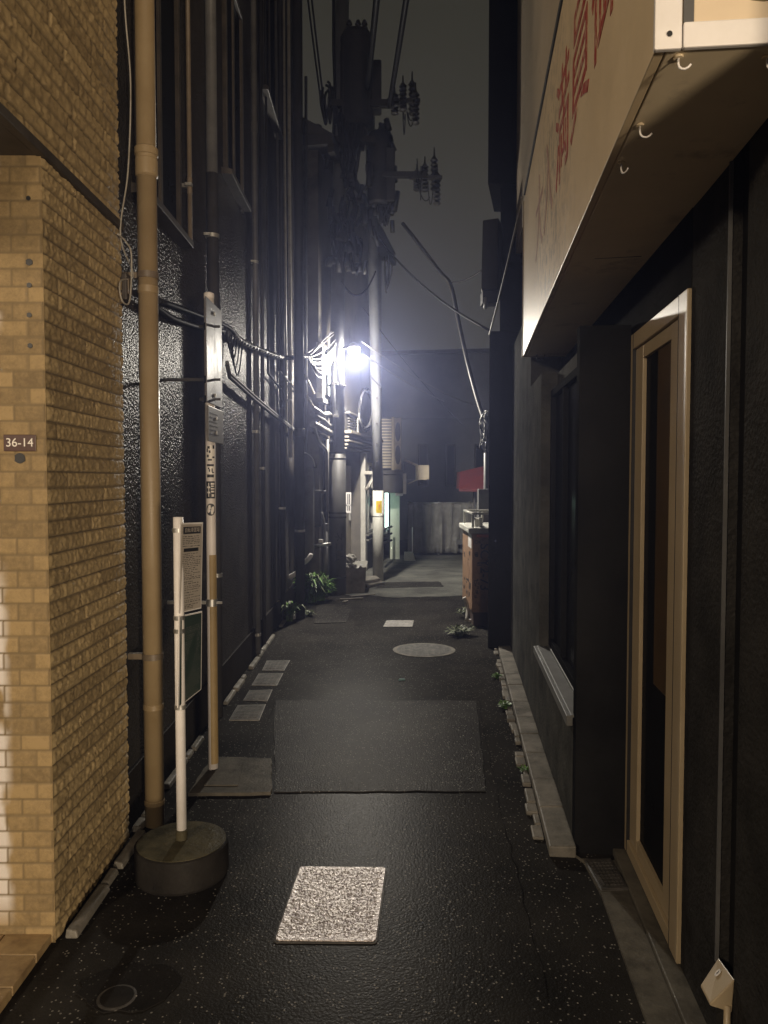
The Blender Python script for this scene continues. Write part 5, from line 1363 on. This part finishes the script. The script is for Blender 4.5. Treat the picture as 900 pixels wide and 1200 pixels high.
# shop front at the end of the left side
q0, q1 = P(457, 655, 14.4), P(468.5, 577, 14.4)
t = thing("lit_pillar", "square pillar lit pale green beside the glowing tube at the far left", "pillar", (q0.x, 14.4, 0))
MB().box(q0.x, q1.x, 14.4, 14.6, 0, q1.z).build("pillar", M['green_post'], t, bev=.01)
q = P(453, 577, 14.0); q_ = P(453, 620, 14.0)
t = thing("light_tube", "glowing green white vertical tube behind the slender pole", "lamp", q_)
MB().tube([(q.x, 14.0, q_.z), (q.x, 14.0, q.z)], .03, 12).build("tube", M['tube'], t)
MB().tube([(q.x, 14.05, q_.z - .14), (q.x, 14.05, q_.z - .002)], .022, 8).build("socket", M['grey_pipe'], t)
point("green_tube_light", (q.x + .06, 13.92, q.z - .2), 1.6, (.6, 1.0, .75), .1)
q0, q1 = P(446, 579, 13.8), P(476, 556, 13.8)
t = thing("shop_canopy", "dark box canopy with a white corner bracket under the wall unit", "canopy", (q0 + q1) / 2)
MB().box(q0.x - .05, q1.x - .06, 13.75, 14.4, q0.z + .02, q1.z).build("box", M['house_dark'], t, bev=.01)
MB().box(q1.x - .058, q1.x, 13.74, 13.8, q0.z, q1.z + .02).box(q1.x - .2, q1.x - .059, 13.74, 13.8, q0.z - .03, q0.z + .018).build("bracket", M['white'], t, bev=.01)
q0, q1 = P(474, 562, 14.2), P(503, 545, 14.2)
t = thing("folded_awning", "beige folded awning box projecting beyond the dark canopy", "awning", (q0 + q1) / 2)
MB().box(P(488, 0, 14.2).x, q1.x, 14.2, 14.7, q0.z, q1.z).build("box", M['unit'], t, bev=.01)
MB().tube([P(474, 539, 14.2), P(488, 545, 14.2), P(489, 561, 14.2)], .025, 8).build("arm", M['unit'], t)
MB().box(P(474, 0, 14.3).x, P(488, 0, 14.3).x, 14.3, 14.7, q0.z + .01, q1.z + .04).build("cloth_roll", M['house_dark'], t)
MB().tube(curve_pts([P(478, 567, 14.2), P(490, 562, 14.2), P(500, 562, 14.2)], 5), .012, 6).build("stay", M['unit'], t)
q0, q1 = P(449, 549, 13.7), P(469, 490, 13.7)
t = thing("condenser_unit", "tall beige air conditioner outdoor unit high on the far left wall", "air conditioner", (q0 + q1) / 2)
xm = P(459, 500, 13.7).x
MB().box(q0.x - .05, xm - .001, 13.7, 14.0, q0.z, q1.z).build("coil", M['unit_dark'], t)
mb = MB()
for k in range(17):
    z = q0.z + (q1.z - q0.z) * (k + .5) / 17
    mb.box(q0.x - .05, xm - .002, 13.69, 13.699, z - .008, z + .008)
mb.build("fins", M['unit'], t)
MB().box(xm, xm + .05, 13.68, 14.0, q0.z - .03, q1.z + .02).box(xm + .051, q1.x + .02, 13.72, 14.0, q0.z - .02, q1.z + .01).build("casing", M['unit'], t, bev=.008)
for k in (.27, .73):
    c = Vector(((xm + .05 + q1.x + .02) / 2, 13.712, q0.z + (q1.z - q0.z) * k))
    MB().prism([c + Vector((.05 * math.cos(a * PI / 10), 0, .17 * math.sin(a * PI / 10))) for a in range(20)], (0, .006, 0)).build("fan_grille", M['unit_dark'], t)
MB().box(q0.x - .15, q1.x + .05, 13.7, 14.1, q0.z - .1, q0.z - .031).build("bracket", M['dark_pipe'], t)
MB().tube([P(446, 495, 14.1), P(446, 560, 14.1)], .02, 6).build("pipe", M['pale_pipe'], t)
# support shelf struts left of the slender pole
pipe("strut", "pale diagonal strut propping a shelf left of the slender pole", "strut", [P(429, 574, 12.4), P(438, 560, 12.4)], .03, M['pale_pipe'])
q0, q1 = P(427, 556, 12.4), P(441, 552, 12.4)
tag(MB().box(q0.x, q1.x, 12.35, 12.7, q0.z, q1.z).build("wall_shelf", M['pale_pipe'], loc=q0, bev=.005), "short pale shelf on the diagonal strut left of slender pole", "shelf")
# far railings right of the slender pole
for i, py in enumerate((621, 629, 637)):
    a, b = P(447, py, 12.6), P(459, py - 4, 14.0)
    tag(MB().tube([a, b], .02, 6).build("handrail", M['grey_pipe'], loc=a), ("topmost", "middle", "lowest")[i] + " of three grey rails between slender pole and lit pillar", "rail")

# ------------------------------------------------------------------ render settings
sc.render.engine = 'CYCLES'
sc.cycles.use_denoising = True
sc.cycles.max_bounces = 6
sc.cycles.diffuse_bounces = 4
sc.cycles.volume_bounces = 0
sc.cycles.sample_clamp_indirect = 4
sc.view_settings.view_transform = 'Standard'
sc.view_settings.look = 'None'
sc.view_settings.exposure = 0
sc.view_settings.gamma = 1
for lab, v in LABELS.items():
    if len(v) > 1: print("DUP LABEL", lab, v)
    n = len(lab.split())
    if n < 4 or n > 16: print("LABEL LEN", n, lab)
